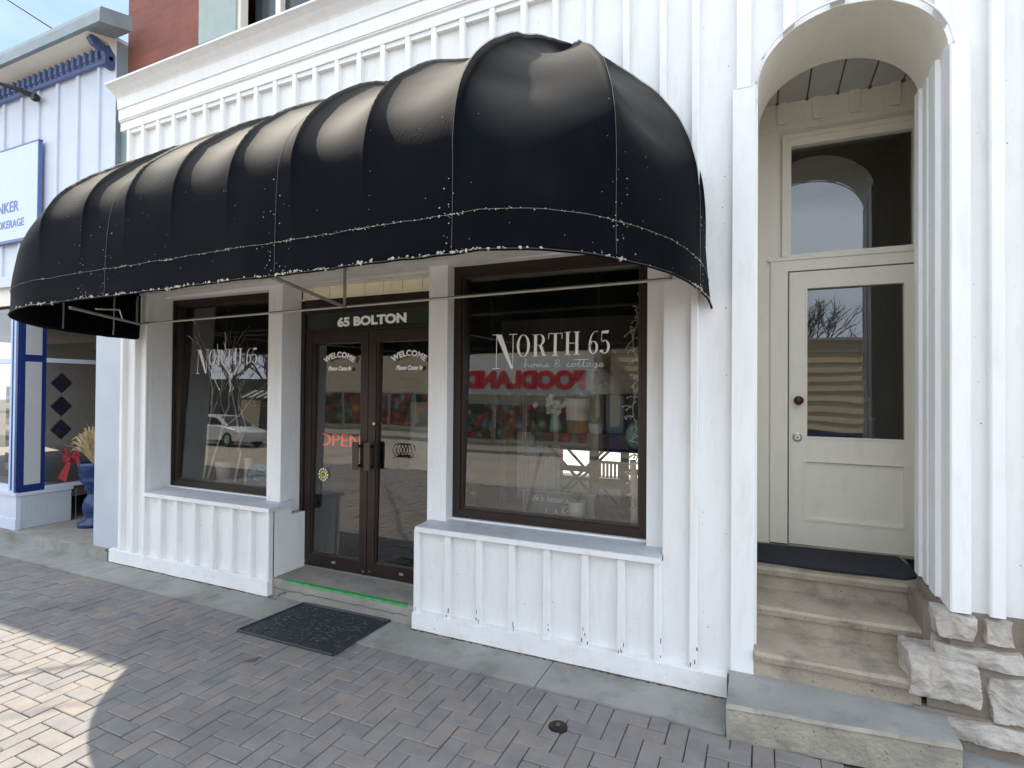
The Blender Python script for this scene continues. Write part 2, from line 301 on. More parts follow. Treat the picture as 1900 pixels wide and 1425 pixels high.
g=MB(); g.add([(-90,-70,-.005),(90,-70,-.005),(90,-13.8,-.005),(-90,-13.8,-.005)],[(0,1,2,3)],conc); g.build('far_pavement',kind='structure')
# herringbone pavers, real stones with chamfered arrises
g=MB(); tint=[]; u=.0988; J=.0022; ch=.004; YE=3.012
def paver(x0,x1,y0,y1):
    y1=min(y1,YE)
    if y1-y0<.02: return
    t=rnd.random(); dz=rnd.uniform(-.0034,.0022); jx=rnd.uniform(-.0008,.0008)
    x0+=J+jx;x1-=J-jx;y0+=J;y1-=J; h=[dz+rnd.uniform(-.0008,.0008) for _ in range(4)]
    o=[(x0,y0),(x1,y0),(x1,y1),(x0,y1)]; i=[(x0+ch,y0+ch),(x1-ch,y0+ch),(x1-ch,y1-ch),(x0+ch,y1-ch)]
    vs=[(a,b,-.017) for a,b in o]+[(a,b,-.004+h[k]) for k,(a,b) in enumerate(o)]+[(a,b,h[k]) for k,(a,b) in enumerate(i)]
    fs=[(8,9,10,11)]+[(4+k,4+(k+1)%4,8+(k+1)%4,8+k) for k in range(4)]+[(k,(k+1)%4,4+(k+1)%4,4+k) for k in range(4)]
    g.add(vs,fs,paverm); tint.extend([t]*len(fs))
X0,Y0=-11.0,-3.42
ny=int((YE-Y0)/u)+2; nx=int(16/u)
SKIP=None
for i in range(nx):
    for j in range(-1,ny):
        k=(i+j)%4   # mirrored herringbone
        x=X0+i*u; y=Y0+j*u
        if k==0: paver(x,x+2*u,y,y+u) if y>Y0-.01 else None
        elif k==2: paver(x,x+u,y,y+2*u) if y>Y0-.01 else None
pv=g.build('pavement',kind='structure',tint=tint)
# concrete strip in front of the shops
g=MB(); xs=[-12,-9.1,-7.4,-5.6,-4.15,-2.75,-1.2,-.155]
for a,b in zip(xs,xs[1:]):
    g.box(a+.003,b-.003,3.014,3.40,-.02,.006+rnd.uniform(-.002,.002),conc)
g.box(.86,2.4,3.0,3.5,-.03,.012,slabc)
g.build('concrete_strip',kind='structure')
# small brown gap in the pavers with litter
g=MB(); g.add([(-2.99,2.50,.0025),(-2.93,2.53,.0035),(-2.935,2.60,.003),(-2.975,2.56,.0028)],[(0,1,2,3)],leafm); tag(g.build('dry_leaf'),'small curled brown leaf lying on the grey pavers below the doormat','leaf')
# ---------------------------------------------------------------- doormat
g=MB(); pts=[(-3.392,2.793),(-2.526,2.801),(-2.515,3.417-.03),(-3.345,3.389-.02)]
g.prism(pts,.004,.012,matm)
def lerp(a,b,t): return (a[0]+(b[0]-a[0])*t,a[1]+(b[1]-a[1])*t)
def onmat(s_,t_): p=lerp(lerp(pts[0],pts[1],s_),lerp(pts[3],pts[2],s_),t_); return p
for (a,b) in ((0,1),(1,2),(2,3),(3,0)):
    g.tube([(*pts[a],.012),(*pts[b],.012)],.009,matm,6)
for k in range(260):   # cut scroll pattern: small raised curls
    s_,t_=rnd.uniform(.04,.96),rnd.uniform(.05,.95); cx_,cy_=onmat(s_,t_); r0=rnd.uniform(.012,.032); a0=rnd.uniform(0,6.28); da=rnd.uniform(1.8,4.2)*rnd.choice((-1,1))
    g.tube([(cx_+r0*(1-.1*q)*math.cos(a0+da*q/6),cy_+r0*(1-.1*q)*math.sin(a0+da*q/6),.0135) for q in range(7)],.0028,matd if k%3 else matm,4)
tag(g.build('doormat'),'black rubber doormat with scroll pattern on the pavers before the shop doors','doormat')
# metal cap in the pavers
g=MB(); g.lathe([(.001,.012),(.042,.011),(.05,.006),(.052,-.01)],(-.948,2.71,0),ironm,20); g.lathe([(.012,.0),(.012,.018),(.001,.02)],(-.948,2.71,0),leafm,8)
tag(g.build('valve_cap',smooth=False),'small round rusty metal cap set into the pavers','valve cap')
# ================================================================ MAIN BUILDING
B=thing('storefront_building','white board-and-batten shop building with two large display windows and an arched side entrance','building',(-2.8,3.6,0))
Wy=3.402; By=3.352
def batten(g,x,z0,z1,w=.05,y=By,m=None): g.box(x-w/2,x+w/2,y,Wy+.012,z0,z1,m or white,.007)
Fz=lambda x:4.276+.0217*(x+5.7)
# ---- base boards and bulkheads
def bulk(name,x0,x1,bat,ztop,lab):
    g=MB(); g.box(x0,x1,Wy,3.60,.0,ztop,white)
    for x in bat: batten(g,x,.125,ztop,.05)
    return g
g=bulk('bulkhead',-5.35,-3.725,[-5.13,-4.905,-4.66,-4.42,-4.18,-3.955],.712,'')
g.box(-3.775,-3.725,By,Wy+.01,.125,.712,white,.007)
g.box(-3.79,-3.7245,3.60,3.752,.0,.64,white); g.build('bulkhead',B)
g=bulk('bulkhead',-2.285,-.53,[-2.262,-2.005,-1.755,-1.51,-1.262,-1.005,-.775,-.555],.722,''); g.build('bulkhead',B)
def skirt(x0,x1,z1,name='skirting'):
    g=MB(); n=40; P=[]
    for i in range(n+1):
        x=x0+(x1-x0)*i/n; P.append((x,.012+.006*noise.noise(Vector((x*3,0,1)))))
    vs=[];fs=[]
    for x,zb in P: vs+=[(x,3.344,zb),(x,3.344,z1),(x,3.404,z1+.006),(x,3.404,zb)]
    for i in range(n):
        for k in range(4): fs.append((i*4+k,i*4+(k+1)%4,i*4+4+(k+1)%4,i*4+4+k)[::-1])
    fs+=[(0,1,2,3),(n*4+3,n*4+2,n*4+1,n*4)]
    g.add(vs,fs,whiteworn); return g.build(name,B)
skirt(-5.88,-3.722,.132); skirt(-2.29,-.168,.128)
# dirt/debris line under the skirting
g=MB()
for k in range(420):
    x=rnd.choice((rnd.uniform(-5.88,-3.6),rnd.uniform(-2.3,-.17))); g.blob((x,3.346+rnd.uniform(-.012,.004),.008),rnd.uniform(.002,.007),leafm if k%3 else sand,0,.3,(1.6,1,.5))
tag(g.build('dead_leaf_litter'),'thin line of brown leaf litter along the foot of the white skirting','litter',kind='stuff')
# ---- sills
def sill(x0,x1,zt):
    g=MB(); g.xprism([(3.335,zt-.004),(3.335,zt-.038),(3.39,zt-.038),(3.39,zt-.03),(3.63,zt-.03),(3.63,zt+.012)],x0,x1,sillm)
    g.xprism([(3.330,zt-.040),(3.330,zt-.008),(3.3345,zt-.008),(3.3345,zt-.040)],x0,x1,whiteworn)
    return g.build('window_sill',B)
sill(-5.335,-3.70,.746); sill(-2.262,-.535,.756)
# ---- pillars and trims round the shop windows
def pillar(x0,x1,y0,y1,z0,z1): g=MB(); g.box(x0,x1,y0,y1,z0,z1,white); return g.build('pillar',B,bevel=.004)
pillar(-3.955,-3.79,3.53,3.752,.646,2.66)
pillar(-2.29,-2.125,3.53,3.752,.726,2.70)
g=MB(); g.prism([(-5.35,3.39),(-5.36,3.39),(-5.62,3.74),(-5.45,3.53)],.75,2.64,white); g.box(-5.60,-5.455,3.532,3.7,.74,2.64,white)
g.box(-5.45,-5.375,3.53,3.65,.742,2.64,white); g.box(-5.374,-3.956,3.532,3.65,2.607,2.67,white); g.box(-5.374,-3.956,3.595,3.65,.742,.765,white); g.build('window_surround',B)
g=MB(); g.box(-.655,-.535,3.53,3.65,.752,2.70,white); g.box(-2.124,-.656,3.532,3.65,2.668,2.72,white); g.box(-2.124,-.656,3.595,3.65,.757,.778,white); g.box(-.5345,-.5305,3.404,3.53,.757,2.70,white); g.build('window_surround',B)
# ---- shop windows: frame, pane (leaning back a little), lettering
TR,TL=R(1.35),R(1.9)
def shopwin(x0,x1,z0,z1,fl,fr,fb,ft,tilt,lab):
    g=MB(); y0,y1=3.625,3.72
    g.box(x0,x0+fl,y0,y1,z0,z1,brown); g.box(x1-fr,x1,y0,y1,z0,z1,brown); g.box(x0+fl,x1-fr,y0,y1,z0,z0+fb,brown); g.box(x0+fl,x1-fr,y0,y1,z1-ft,z1,brown)
    # glazing bead step
    b=.014; X0,X1,Z0,Z1=x0+fl,x1-fr,z0+fb,z1-ft
    for bx in ((X0,X0+b,Z0,Z1),(X1-b,X1,Z0,Z1),(X0+b,X1-b,Z0,Z0+b),(X0+b,X1-b,Z1-b,Z1)): g.box(bx[0],bx[1],3.648,3.715,bx[2],bx[3],browns)
    fo=g.build('window',B); fo['label']=lab
    g=MB(); h=Z1-Z0; yb,yt=3.690-h/2*math.tan(tilt),3.690+h/2*math.tan(tilt)
    g.add([(X0,yb,Z0),(X1,yb,Z0),(X1,yt,Z1),(X0,yt,Z1)],[(0,1,2,3)],glass); g.build('pane',fo)
    return fo,lambda z:yb+(z-Z0)/h*(yt-yb)
wL,yL=shopwin(-5.415,-3.95,.762,2.61,.075,.08,.06,.05,TL,'left display window in dark bronze frame')
wR,yR=shopwin(-2.135,-.650,.775,2.668,.07,.07,.065,.075,TR,'right display window in dark bronze frame')
# --- didone lettering
def didone(g,boxes,yf,M):
    def q(P): g.add([(x,yf(z)-.003,z) for x,z in P],[tuple(range(len(P)))],M)
    def ring(b,t0,t1,thick,thin,n=28,fx=1.):
        x0,x1,z0,z1=b; cx_,cz=(x0+x1)/2,(z0+z1)/2; a,c=(x1-x0)/2,(z1-z0)/2
        for i in range(n):
            A=t0+(t1-t0)*i/n; Bq=t0+(t1-t0)*(i+1)/n
            q([(cx_+a*math.cos(A),cz+c*math.sin(A)),(cx_+a*math.cos(Bq),cz+c*math.sin(Bq)),(cx_+(a-thick)*math.cos(Bq),cz+(c-thin)*math.sin(Bq)),(cx_+(a-thick)*math.cos(A),cz+(c-thin)*math.sin(A))])
    for chx,(x0,x1,z0,z1) in boxes:
        w,h=x1-x0,z1-z0; tn=.0045; 
        def rect(a,b,c,d): q([(x0+a*w,z0+c*h),(x0+b*w,z0+c*h),(x0+b*w,z0+d*h),(x0+a*w,z0+d*h)])
        def serif(cx_,z,half): q([(x0+(cx_-half)*w,z-tn/2),(x0+(cx_+half)*w,z-tn/2),(x0+(cx_+half)*w,z+tn/2),(x0+(cx_-half)*w,z+tn/2)])
        pi=math.pi
        if chx=='N':
            rect(.15,.18,0,1); rect(.83,.86,0,1); q([(x0+.12*w,z1),(x0+.38*w,z1),(x0+.86*w,z0),(x0+.76*w,z0)])
            serif(.165,z0,.16); serif(.14,z1,.14); serif(.845,z1,.16)
        elif chx=='O': ring((x0,x1,z0,z1),0,2*pi,.2*w,.03*h)
        elif chx=='R':
            rect(.14,.34,0,1); serif(.24,z0,.2); rect(.0,.5,.975,1); rect(.34,.52,.49,.52); ring((x0+.2*w,x0+.86*w,z0+.49*h,z1),-pi/2,pi/2,.19*w,.03*h,14)
            q([(x0+.48*w,z0+.5*h),(x0+.68*w,z0+.5*h),(x0+.88*w,z0+.06*h),(x0+.72*w,z0+.0*h)]); q([(x0+.72*w,z0),(x0+.88*w,z0+.06*h),(x0+1.0*w,z0+.03*h),(x0+.98*w,z0)])
        elif chx=='T':
            rect(.4,.6,0,1); rect(0,1,.97,1); serif(.5,z0,.22); q([(x0,z1),(x0+.06*w,z1),(x0+.03*w,z0+.72*h),(x0,z0+.72*h)]); q([(x0+.94*w,z1),(x0+w,z1),(x0+w,z0+.72*h),(x0+.97*w,z0+.72*h)])
        elif chx=='H':
            rect(.13,.31,0,1); rect(.69,.87,0,1); rect(.31,.69,.49,.52)
            for sx in (.22,.78):
                for zz in (z0,z1): serif(sx,zz,.2)
        elif chx=='6':
            ring((x0,x1,z0,z0+.56*h),0,2*pi,.24*w,.03*h); 
            n=10
            for i in range(n):
                A=pi-.0+(-pi/2-.25)*i/n; Bq=pi+(-pi/2-.25)*(i+1)/n
                ce=(x0+.78*w,z0+.28*h); a,c=.78*w,.70*h
                tk=lambda t:.24*w*(1-i/n*.75)
                q([(ce[0]+a*math.cos(A),ce[1]+c*math.sin(A)),(ce[0]+a*math.cos(Bq),ce[1]+c*math.sin(Bq)),(ce[0]+(a-tk(0))*math.cos(Bq),ce[1]+(c-.02*h)*math.sin(Bq)),(ce[0]+(a-tk(0))*math.cos(A),ce[1]+(c-.02*h)*math.sin(A))])
        elif chx=='5':
            ring((x0-.05*w,x1,z0,z0+.60*h),-pi*.85,pi*.68,.26*w,.03*h); rect(.12,.17,.5,.98); q([(x0+.12*w,z1),(x0+.9*w,z1+.02*h),(x0+.8*w,z1-.12*h),(x0+.12*w,z1-.10*h)])
            g.add([(x0+.1*w+.14*w*math.cos(k*pi/4),yf(z0)-.003,z0+.1*h+.05*h*math.sin(k*pi/4)) for k in range(8)],[tuple(range(8))],M)
def script(g,txt,x0,z0,sx,sz,yf,M,wd=.0035):
    L={'h':(.55,[(0,.1),(.15,.6),(.2,1),(.1,1),(.1,0),(.2,.35),(.35,.42),(.4,.1),(.52,.08)]),'o':(.5,[(0,.08),(.08,.3),(.25,.42),(.38,.25),(.25,0),(.1,.1),(.12,.35),(.3,.4),(.5,.32)]),
    'm':(.75,[(0,.2),(.08,.4),(.1,0),(.2,.38),(.3,.36),(.32,0),(.42,.38),(.54,.36),(.56,.05),(.75,.1)]),'e':(.42,[(0,.1),(.3,.25),(.25,.42),(.1,.35),(.08,.1),(.2,0),(.42,.12)]),
    '&':(.7,[(.6,.3),(.4,.05),(.15,.0),(.1,.25),(.35,.4),(.5,.75),(.35,.95),(.15,.75),(.3,.5),(.12,.45)]),'c':(.4,[(.3,.35),(.18,.42),(.05,.2),(.15,0),(.4,.1)]),
    't':(.38,[(0,.1),(.15,.5),(.2,.9),(.14,.1),(.25,0),(.38,.12)]),'a':(.5,[(.3,.35),(.15,.42),(.03,.2),(.12,0),(.28,.15),(.33,.42),(.33,.08),(.5,.1)]),'g':(.48,[(.3,.35),(.15,.42),(.03,.2),(.12,0),(.28,.12),(.33,.42),(.3,-.35),(.12,-.5),(.05,-.3),(.48,.12)]),' ':(.35,None)}
    x=x0
    for c_ in txt:
        w,P=L[c_]
        if P:
            Pw=[]
            for i in range(len(P)-1):   # catmull-rom smoothing
                p0=P[max(i-1,0)];p1=P[i];p2=P[i+1];p3=P[min(i+2,len(P)-1)]
                for s_ in range(4):
                    t=s_/4; Pw.append(tuple(.5*((2*p1[k])+(-p0[k]+p2[k])*t+(2*p0[k]-5*p1[k]+4*p2[k]-p3[k])*t*t+(-p0[k]+3*p1[k]-3*p2[k]+p3[k])*t**3) for k in (0,1)))
            Pw.append(P[-1])
            g.tube([(x+a*sx,yf(z0+b*sz)-.0035,z0+b*sz) for a,b in Pw],wd,M,4)
        x+=w*sx
NB=[('N',(-1.83,-1.632,1.897,2.150)),('O',(-1.633,-1.528,1.980,2.145)),('R',(-1.512,-1.396,1.985,2.142)),('T',(-1.386,-1.28,1.987,2.147)),('H',(-1.268,-1.146,1.992,2.150)),('6',(-1.088,-1.02,1.993,2.154)),('5',(-1.005,-.938,1.994,2.150))]
g=MB(); didone(g,NB,yR,vinyl); script(g,'home & cottage',-1.572,1.905,.089,.055,yR,vinyl,.0017); g.box(-1.19,-1.085,yR(1.955)-.0035,yR(1.955)-.003,1.953,1.957,vinyl); o=g.build('lettering',wR); o['label']='white lettering NORTH 65 home & cottage on the right window'
mapx=lambda x:-5.125+(x+1.83)*.945; mz=lambda z:1.965+(z-1.99)*.93
g=MB(); didone(g,[(c_,(mapx(b[0]),mapx(b[1]),mz(b[2]),mz(b[3]))) for c_,b in NB],yL,vinyl); script(g,'home & cottage',mapx(-1.575),mz(1.905),.084,.05,yL,opwhite,.0012); o=g.build('lettering',wL); o['label']='white lettering NORTH 65 on the left window'
# ---- doorway: step, frame, transom, two leaves
DY=3.752
g=MB(); n=30; vs=[];fs=[]
for i in range(n+1):
    x=-3.722+(-2.285+3.722)*i/n; e=noise.noise(Vector((x*6,3,0)))*.008
    vs+=[(x,3.40+e,-.01),(x,3.392+e*.6,.10),(x,3.392+e*.3,.138),(x,3.402,.148),(x,3.80,.150)]
for i in range(n):
    for k in range(4): fs.append((i*5+k,i*5+5+k,i*5+6+k,i*5+1+k))
g.add(vs,fs,doorstep); ds=g.build('door_step',B)
g=MB(); cr_=[(-3.70+.07*i,3.388,.075+.018*noise.noise(Vector((i*.9,0,0)))) for i in range(20)]; g.tube(cr_,.0025,groove,4)
g.tube([(-3.66,3.40,.0),(-3.62,3.385,.04),(-3.55,3.383,.06)],.004,groove,4); g.build('crack',ds)
g=MB(); vs=[]; n=24
for i in range(n+1):
    x=-3.60+(1.23)*i/n; w=.022+.004*noise.noise(Vector((x*5,1,1))); vs+=[(x,3.386,.146-w*.4),(x,3.3915,.1495),(x,3.402+w,.1525)]
g.add(vs,[(3*i+k,3*i+3+k,3*i+4+k,3*i+1+k) for i in range(n) for k in (0,1)],green); tag(g.build('green_tape'),'strip of bright green tape along the concrete door step edge','tape')
g=MB(); g.box(-3.785,-3.745,3.745,3.82,.150,2.50,brown); g.box(-2.325,-2.29,3.745,3.82,.150,2.50,brown); g.box(-3.745,-2.325,3.747,3.82,2.40,2.53,brown); g.box(-3.745,-2.325,3.745,3.82,2.24,2.265,brown); g.box(-3.745,-2.325,3.75,3.86,.150,.162,steel)
g.build('door_frame',B)
g=MB(); g.box(-3.745,-2.325,3.77,3.80,2.265,2.40,mat('transom_panel',(.028,.036,.032),.3,.2)); tp=g.build('transom_panel',B)
tx=textmesh('lettering','65 BOLTON',.104,vinyl,facing(-3.385,3.766,2.284,0)@Matrix.Rotation(R(.9),4,'Z'),tp,.001,1.31,.0052,0,'LEFT',1.0); tx['label']='white lettering 65 BOLTON'
def leaf(x0,x1,hinge_left,lab):
    g=MB(); z0,z1=.166,2.238; sw=.075; y0,y1=3.755,3.80
    g.box(x0,x0+sw,y0,y1,z0,z1,brown); g.box(x1-sw,x1,y0,y1,z0,z1,brown); g.box(x0+sw,x1-sw,y0+.001,y1,z0,z0+.10,brown); g.box(x0+sw,x1-sw,y0+.001,y1,z1-.10,z1,brown)
    for bx in ((x0+sw,x0+sw+.01,z0+.10,z1-.1),(x1-sw-.01,x1-sw,z0+.10,z1-.1),(x0+sw+.01,x1-sw-.01,z0+.10,z0+.112)): g.box(bx[0],bx[1],3.765,3.798,bx[2],bx[3],browns)
    d=g.build('door',B); d['label']=lab
    g=MB(); g.add([(x0+sw,3.779,z0+.1),(x1-sw,3.779,z0+.1),(x1-sw,3.803,z1-.1),(x0+sw,3.803,z1-.1)],[(0,1,2,3)],dglass); g.build('pane',d)
    # pull handle: plate standing off the stile
    hx=x1-.005 if hinge_left else x0+.005
    a,b=(hx-.105,hx-.03) if hinge_left else (hx+.0,hx+.075)
    g=MB(); g.box(a,a+.062,3.695,3.705,1.055,1.29,browns); g.box(a+.046,a+.058,3.705,3.755,1.075,1.10,brown); g.box(a+.046,a+.058,3.705,3.755,1.24,1.265,brown); g.box(a+.066,a+.10,3.735,3.754,1.06,1.285,black) ; g.build('handle',d)
    g=MB(); xm=(x0+x1)/2; g.box(xm-.02,xm+.02,3.752,3.756,.212,.232,steel); g.build('label_plate',d)
    for sx_,sz2 in ((x0+.03,.20),(x1-.03,.19)): g=MB(); g.lathe([(.006,0),(.006,.003)],(sx_,3.750,sz2),steel,8,'y'); g.build('screw',d)
    return d
dL=leaf(-3.742,-3.038,True,'left glass door leaf with round yellow sticker'); dR=leaf(-3.030,-2.327,False,'right glass door leaf')
g=MB(); g.box(-3.036,-3.032,3.76,3.79,.17,2.23,black); g.build('door_gap',B)
g=MB(); g.lathe([(.001,-.008),(.012,-.007),(.014,0),(.014,.004)],(-2.965,3.752,1.445),steel,14,'y'); g.build('lock_cylinder',dR)
for d,xc in ((dL,-3.365),(dR,-2.635)):
    t1=textmesh('lettering','WELCOME',.066,vinyl2,facing(xc,3.772,2.015),d,.0006,.95,.0030,0,'CENTER',1.12,arc=.27)
    t2=textmesh('lettering','Please Come In',.050,vinyl2,facing(xc,3.772,1.900),d,.0006,.86,.0030,.35,'CENTER',.95)
g=MB(); cx_,cz=-3.535,.975
g.lathe([(.001,-.002),(.030,-.002),(.034,0),(.034,.002)],(cx_,3.774,cz),yellow,24,'y')
for k in range(12):
    a=k*math.pi/6; g.blob((cx_+.048*math.cos(a),3.772,cz+.048*math.sin(a)*1.05),.0085,ceram,0,.3,(1,.15,1.3))
g.lathe([(.018,-.004),(.022,-.004),(.022,-.003),(.018,-.003)],(cx_,3.774,cz),leafg,20,'y'); g.build('sticker',dL)
g=MB()
for k in range(4):
    c0=-2.735+.032*k; g.tube([(c0+.045*math.cos(a/16*6.283),3.768,1.235+.052*math.sin(a/16*6.283)) for a in range(17)],.0032,ironm,5)
g.tube([(-2.775,3.768,1.155),(-2.775,3.768,1.175),(-2.60,3.768,1.18),(-2.60,3.768,1.16)],.003,ironm,5); tag(g.build('wire_rack'),'small black wire rack of four rings behind the right door glass','wire rack')
# lintel over door: siding tinted cream, and soffit
g=MB(); g.box(-3.79,-2.29,3.765,3.85,2.53,2.70,cream)
for k in range(8):
    x=-3.69+k*.195; g.box(x-.018,x+.018,3.755,3.767,2.55,2.64,cream,.004)
g.box(-3.79,-2.29,3.752,3.767,2.528,2.545,cream); g.build('lintel_siding',B)
g=MB()
g.prism([(-5.62,3.36),(-.51,3.36),(-.51,3.60),(-5.62,3.60)],lambda x,y:2.655+.0115*(x+3),lambda x,y:2.70+.0115*(x+3),soffm); g.build('soffit',B)
g=MB(); g.prism([(-3.79,3.61),(-2.29,3.61),(-2.29,3.764),(-3.79,3.764)],2.642,2.72,soffm); g.build('soffit',B)
# ---- main walls
g=MB()
g.box(-5.77,-5.35,Wy,3.60,.0,2.66,white)
for x in (-5.735,-5.545,-5.375): batten(g,x,.13,2.66,.045)
g.build('wall',B)
g=MB(); UPX=[-5.686,-5.469,-5.242,-5.016,-4.798,-4.587,-4.362,-4.153,-3.945,-3.724,-3.506,-3.286,-3.057,-2.838,-2.613,-2.385,-2.159,-1.925,-1.69,-1.454,-1.228,-.999,-.763,-.54]
g.prism([(-5.77,Wy),(-.335,Wy),(-.335,3.60),(-5.77,3.60)],lambda x,y:2.702+.0115*(x+3),lambda x,y:Fz(x)+.06,white)
for x in UPX:
    z1=Fz(x); 
    w=.046
    g.box(x-w/2,x+w/2,By,Wy+.01,2.72,z1,white,.007)
for a,b in zip(UPX,UPX[1:]):  # little lintel board above every panel
    g.box(a+.024,b-.024,By+.012,Wy+.01,Fz(a)-.035,Fz(a)+.004,whiteworn)
g.build('wall',B)
# wall right of window up to the arch
g=MB(); g.box(-.53,-.335,Wy,3.60,.0,2.70,white); g.box(-.334,-.15,Wy,3.60,.0,4.95,white)
for x in (-.3525,): g.box(x-.024,x+.024,By,Wy+.01,.125,4.4,white,.007)
g.box(-.151,-.03,3.352,3.60,.155,3.455,white,.004); g.box(-.0299,-.0168,3.42,3.60,.3,3.50,white)
g.build('wall',B)
# arch wall
ac,aa,ab,az=.42,.437,.355,3.465
def archpts(n=36,da=0.,db=0.): return [(ac-(aa+da)*math.cos(math.pi*i/n),az+(ab+db)*math.sin(math.pi*i/n)) for i in range(n+1)]
g=MB(); A=archpts(); ZT=4.95
vs=[];fs=[]
for x,z in A: vs+=[(x,Wy,z),(x,Wy,ZT)]
for i in range(len(A)-1): fs.append((2*i,2*i+2,2*i+3,2*i+1))
g.add(vs,fs,white)
g.add([(-.15,Wy,3.40),(ac-aa,Wy,az),(ac-aa,Wy,ZT),(-.15,Wy,ZT)],[(0,1,2,3)],white)
g.add([(-.15,Wy,3.40),(ac-aa,Wy,3.40),(ac-aa,Wy,az)],[(0,1,2)],white)
g.box(ac+aa,3.4,Wy,3.60,.665,ZT,white)
for x,w in ((-.09,.075),(.138,.058),(.372,.072),(.60,.06),(.815,.05)):
    # batten ends cut to the arch line
    def zarch(xx): 
        t=(xx-ac)/aa; return az+ab*math.sqrt(max(0,1-t*t)) if abs(t)<1 else az
    za,zb=(zarch(x-w/2)+.012,zarch(x+w/2)+.012) if x>-.03 else (3.458,3.458)
    P=[(x-w/2,za),(x+w/2,zb),(x+w/2,4.95),(x-w/2,4.95)]; g.yprism(P,By,Wy+.008,white)
for x,w,z1 in ((.892,.085,3.475),(1.035,.06,4.95),(1.20,.06,4.95),(1.5,.06,4.95),(1.75,.06,4.95),(2.0,.06,4.95),(2.3,.06,4.95)): g.box(x-w/2,x+w/2,By-.004,Wy+.01,.672,z1,white,.007)
g.build('arch_wall',B)
# arch soffit (barrel) with wavy edge and the reveal boards
g=MB(); Ai=archpts(); n=len(Ai); vs=[]
YI=3.93
for i,(x,z) in enumerate(Ai):
    for k in range(5):
        t=k/4; y=Wy-.004+(YI-Wy)*t; s_=1-.012*t
        zz=z+ (.004*noise.noise(Vector((x*6,y*3,0)))) - t*.012
        vs.append((ac+(x-ac)*s_,y,zz))
fs=[(i*5+k,i*5+k+1,i*5+6+k,i*5+5+k) for i in range(n-1) for k in range(4)]
g.add(vs,fs,offwhite)
# rim edge strip
rim=[]; 
for x,z in archpts(36,.008,.008): rim.append((x,By-.002,z))
g.tube(rim,.006,white,5)
ar=g.build('arch_soffit',B,smooth=True)
g=MB(); x=ac+aa
g.box(x+.0015,x+.10,Wy+.02,YI+.02,.665,az+.02,white)
for y0,y1,d in ((3.42,3.50,.004),(3.535,3.67,.022),(3.705,3.80,.02),(3.83,3.94,.03)):
    g.prism([(x-d,y0+.008),(x-d,y1-.008),(x+.01,y1),(x+.01,y0)],.665+(y1-3.38)*.05,az+.06-(.03 if d>.01 else 0),white)
g.box(ac-aa-.10,ac-aa,3.60,YI+.02,.16,az+.02,white)
g.build('jamb_boards',B)
# vestibule
g=MB(); VX0,VX1=-.12,1.12; D=4.60
g.box(VX0-.05,VX0,YI,D,.6,3.95,offwhite); g.box(VX1,VX1+.05,YI,D,.6,3.95,offwhite)
# back of the arch wall seen from inside is not built; header wall above arch
vs=[];fs=[]
for xx,z in archpts(36,-.006,-.012): vs+=[(xx,YI,z),(xx,YI,3.95)]
for i in range(36): fs.append((2*i,2*i+1,2*i+3,2*i+2))
g.add(vs,fs,offwhite)
g.add([(ac+aa,YI,.6),(VX1,YI,.6),(VX1,YI,3.95),(ac+aa,YI,3.95)],[(0,1,2,3)],offwhite); g.add([(ac-aa,YI,.6),(VX0,YI,.6),(VX0,YI,3.95),(ac-aa,YI,3.95)],[(3,2,1,0)],offwhite)
g.build('vestibule_wall',B)
g=MB(); cm=mat('grey_ceiling_boards',(.50,.50,.47),.55,.08)
for k in range(7):
    x=-.085+k*.197; g.box(x+.006,x+.191,YI,D,3.915,3.95,cm,0); g.box(x-.006,x+.006,YI,D,3.922,3.95,groove)
    g.box(x-.010,x+.010,D-.03,D-.004,3.905,3.921,groove)
g.build('vestibule_ceiling',B)
g=MB()
# wall round door: left panel, over-door
g.box(VX0,.068,D,D+.1,.6,3.93,offwhite); g.box(1.0,VX1,D,D+.1,.6,3.93,offwhite)
g.box(.068,1.0,D,D+.1,3.625,3.93,offwhite)
for x in (.143,.378,.611,.853):
    P=[(x-.032,3.93),(x-.032,3.775)]+[(x-.032*math.cos(math.pi*i/6),3.765-.012*math.sin(math.pi*i/6)) for i in range(1,6)]+[(x+.032,3.775),(x+.032,3.93)]; g.yprism(P,D-.018,D+.002,offwhite)
g.box(VX0,VX1,D-.004,D+.002,3.745,3.752,groove) if False else None
g.box(VX0,VX1,D-.008,D+.01,3.70,3.745,offwhite)
g.build('entrance_wall',B)
g=MB()
g.box(.068,.19,D-.022,D+.06,.615,2.72,offwhite); g.box(.985,1.06,D-.022,D+.06,.615,2.72,offwhite); g.box(.19,.985,D-.022,D+.06,2.64,2.72,offwhite); g.box(.05,1.08,D-.035,D+.06,2.72,2.745,offwhite)
g.box(.185,.19,D-.024,D,.615,2.64,groove)
g.build('door_surround',B)
# transom
g=MB(); a,b,c,d=.205,.957,2.762,3.57
g.box(a-.03,a,D-.03,D+.05,2.7455,3.62,offwhite); g.box(b,b+.03,D-.03,D+.05,2.7455,3.62,offwhite); g.box(a,b,D-.03,D+.05,d,3.62,offwhite); g.box(a,b,D-.03,D+.05,2.7455,c,offwhite); g.box(a-.06,a-.03,D-.045,D+.02,2.7455,3.655,offwhite); g.box(b+.03,b+.05,D-.045,D+.02,2.7455,3.655,offwhite); g.box(a-.03,b+.03,D-.045,D+.02,3.62,3.655,offwhite)
g.box(.068,a-.06,D-.002,D+.05,2.7455,3.64,offwhite)
tw=g.build('transom_window',B); tw['label']='tall transom window above the side door'
g=MB(); g.add([(a,D+.005,c),(b,D+.005,c),(b,D+.03,d),(a,D+.03,d)],[(0,1,2,3)],dglass); g.build('pane',tw)
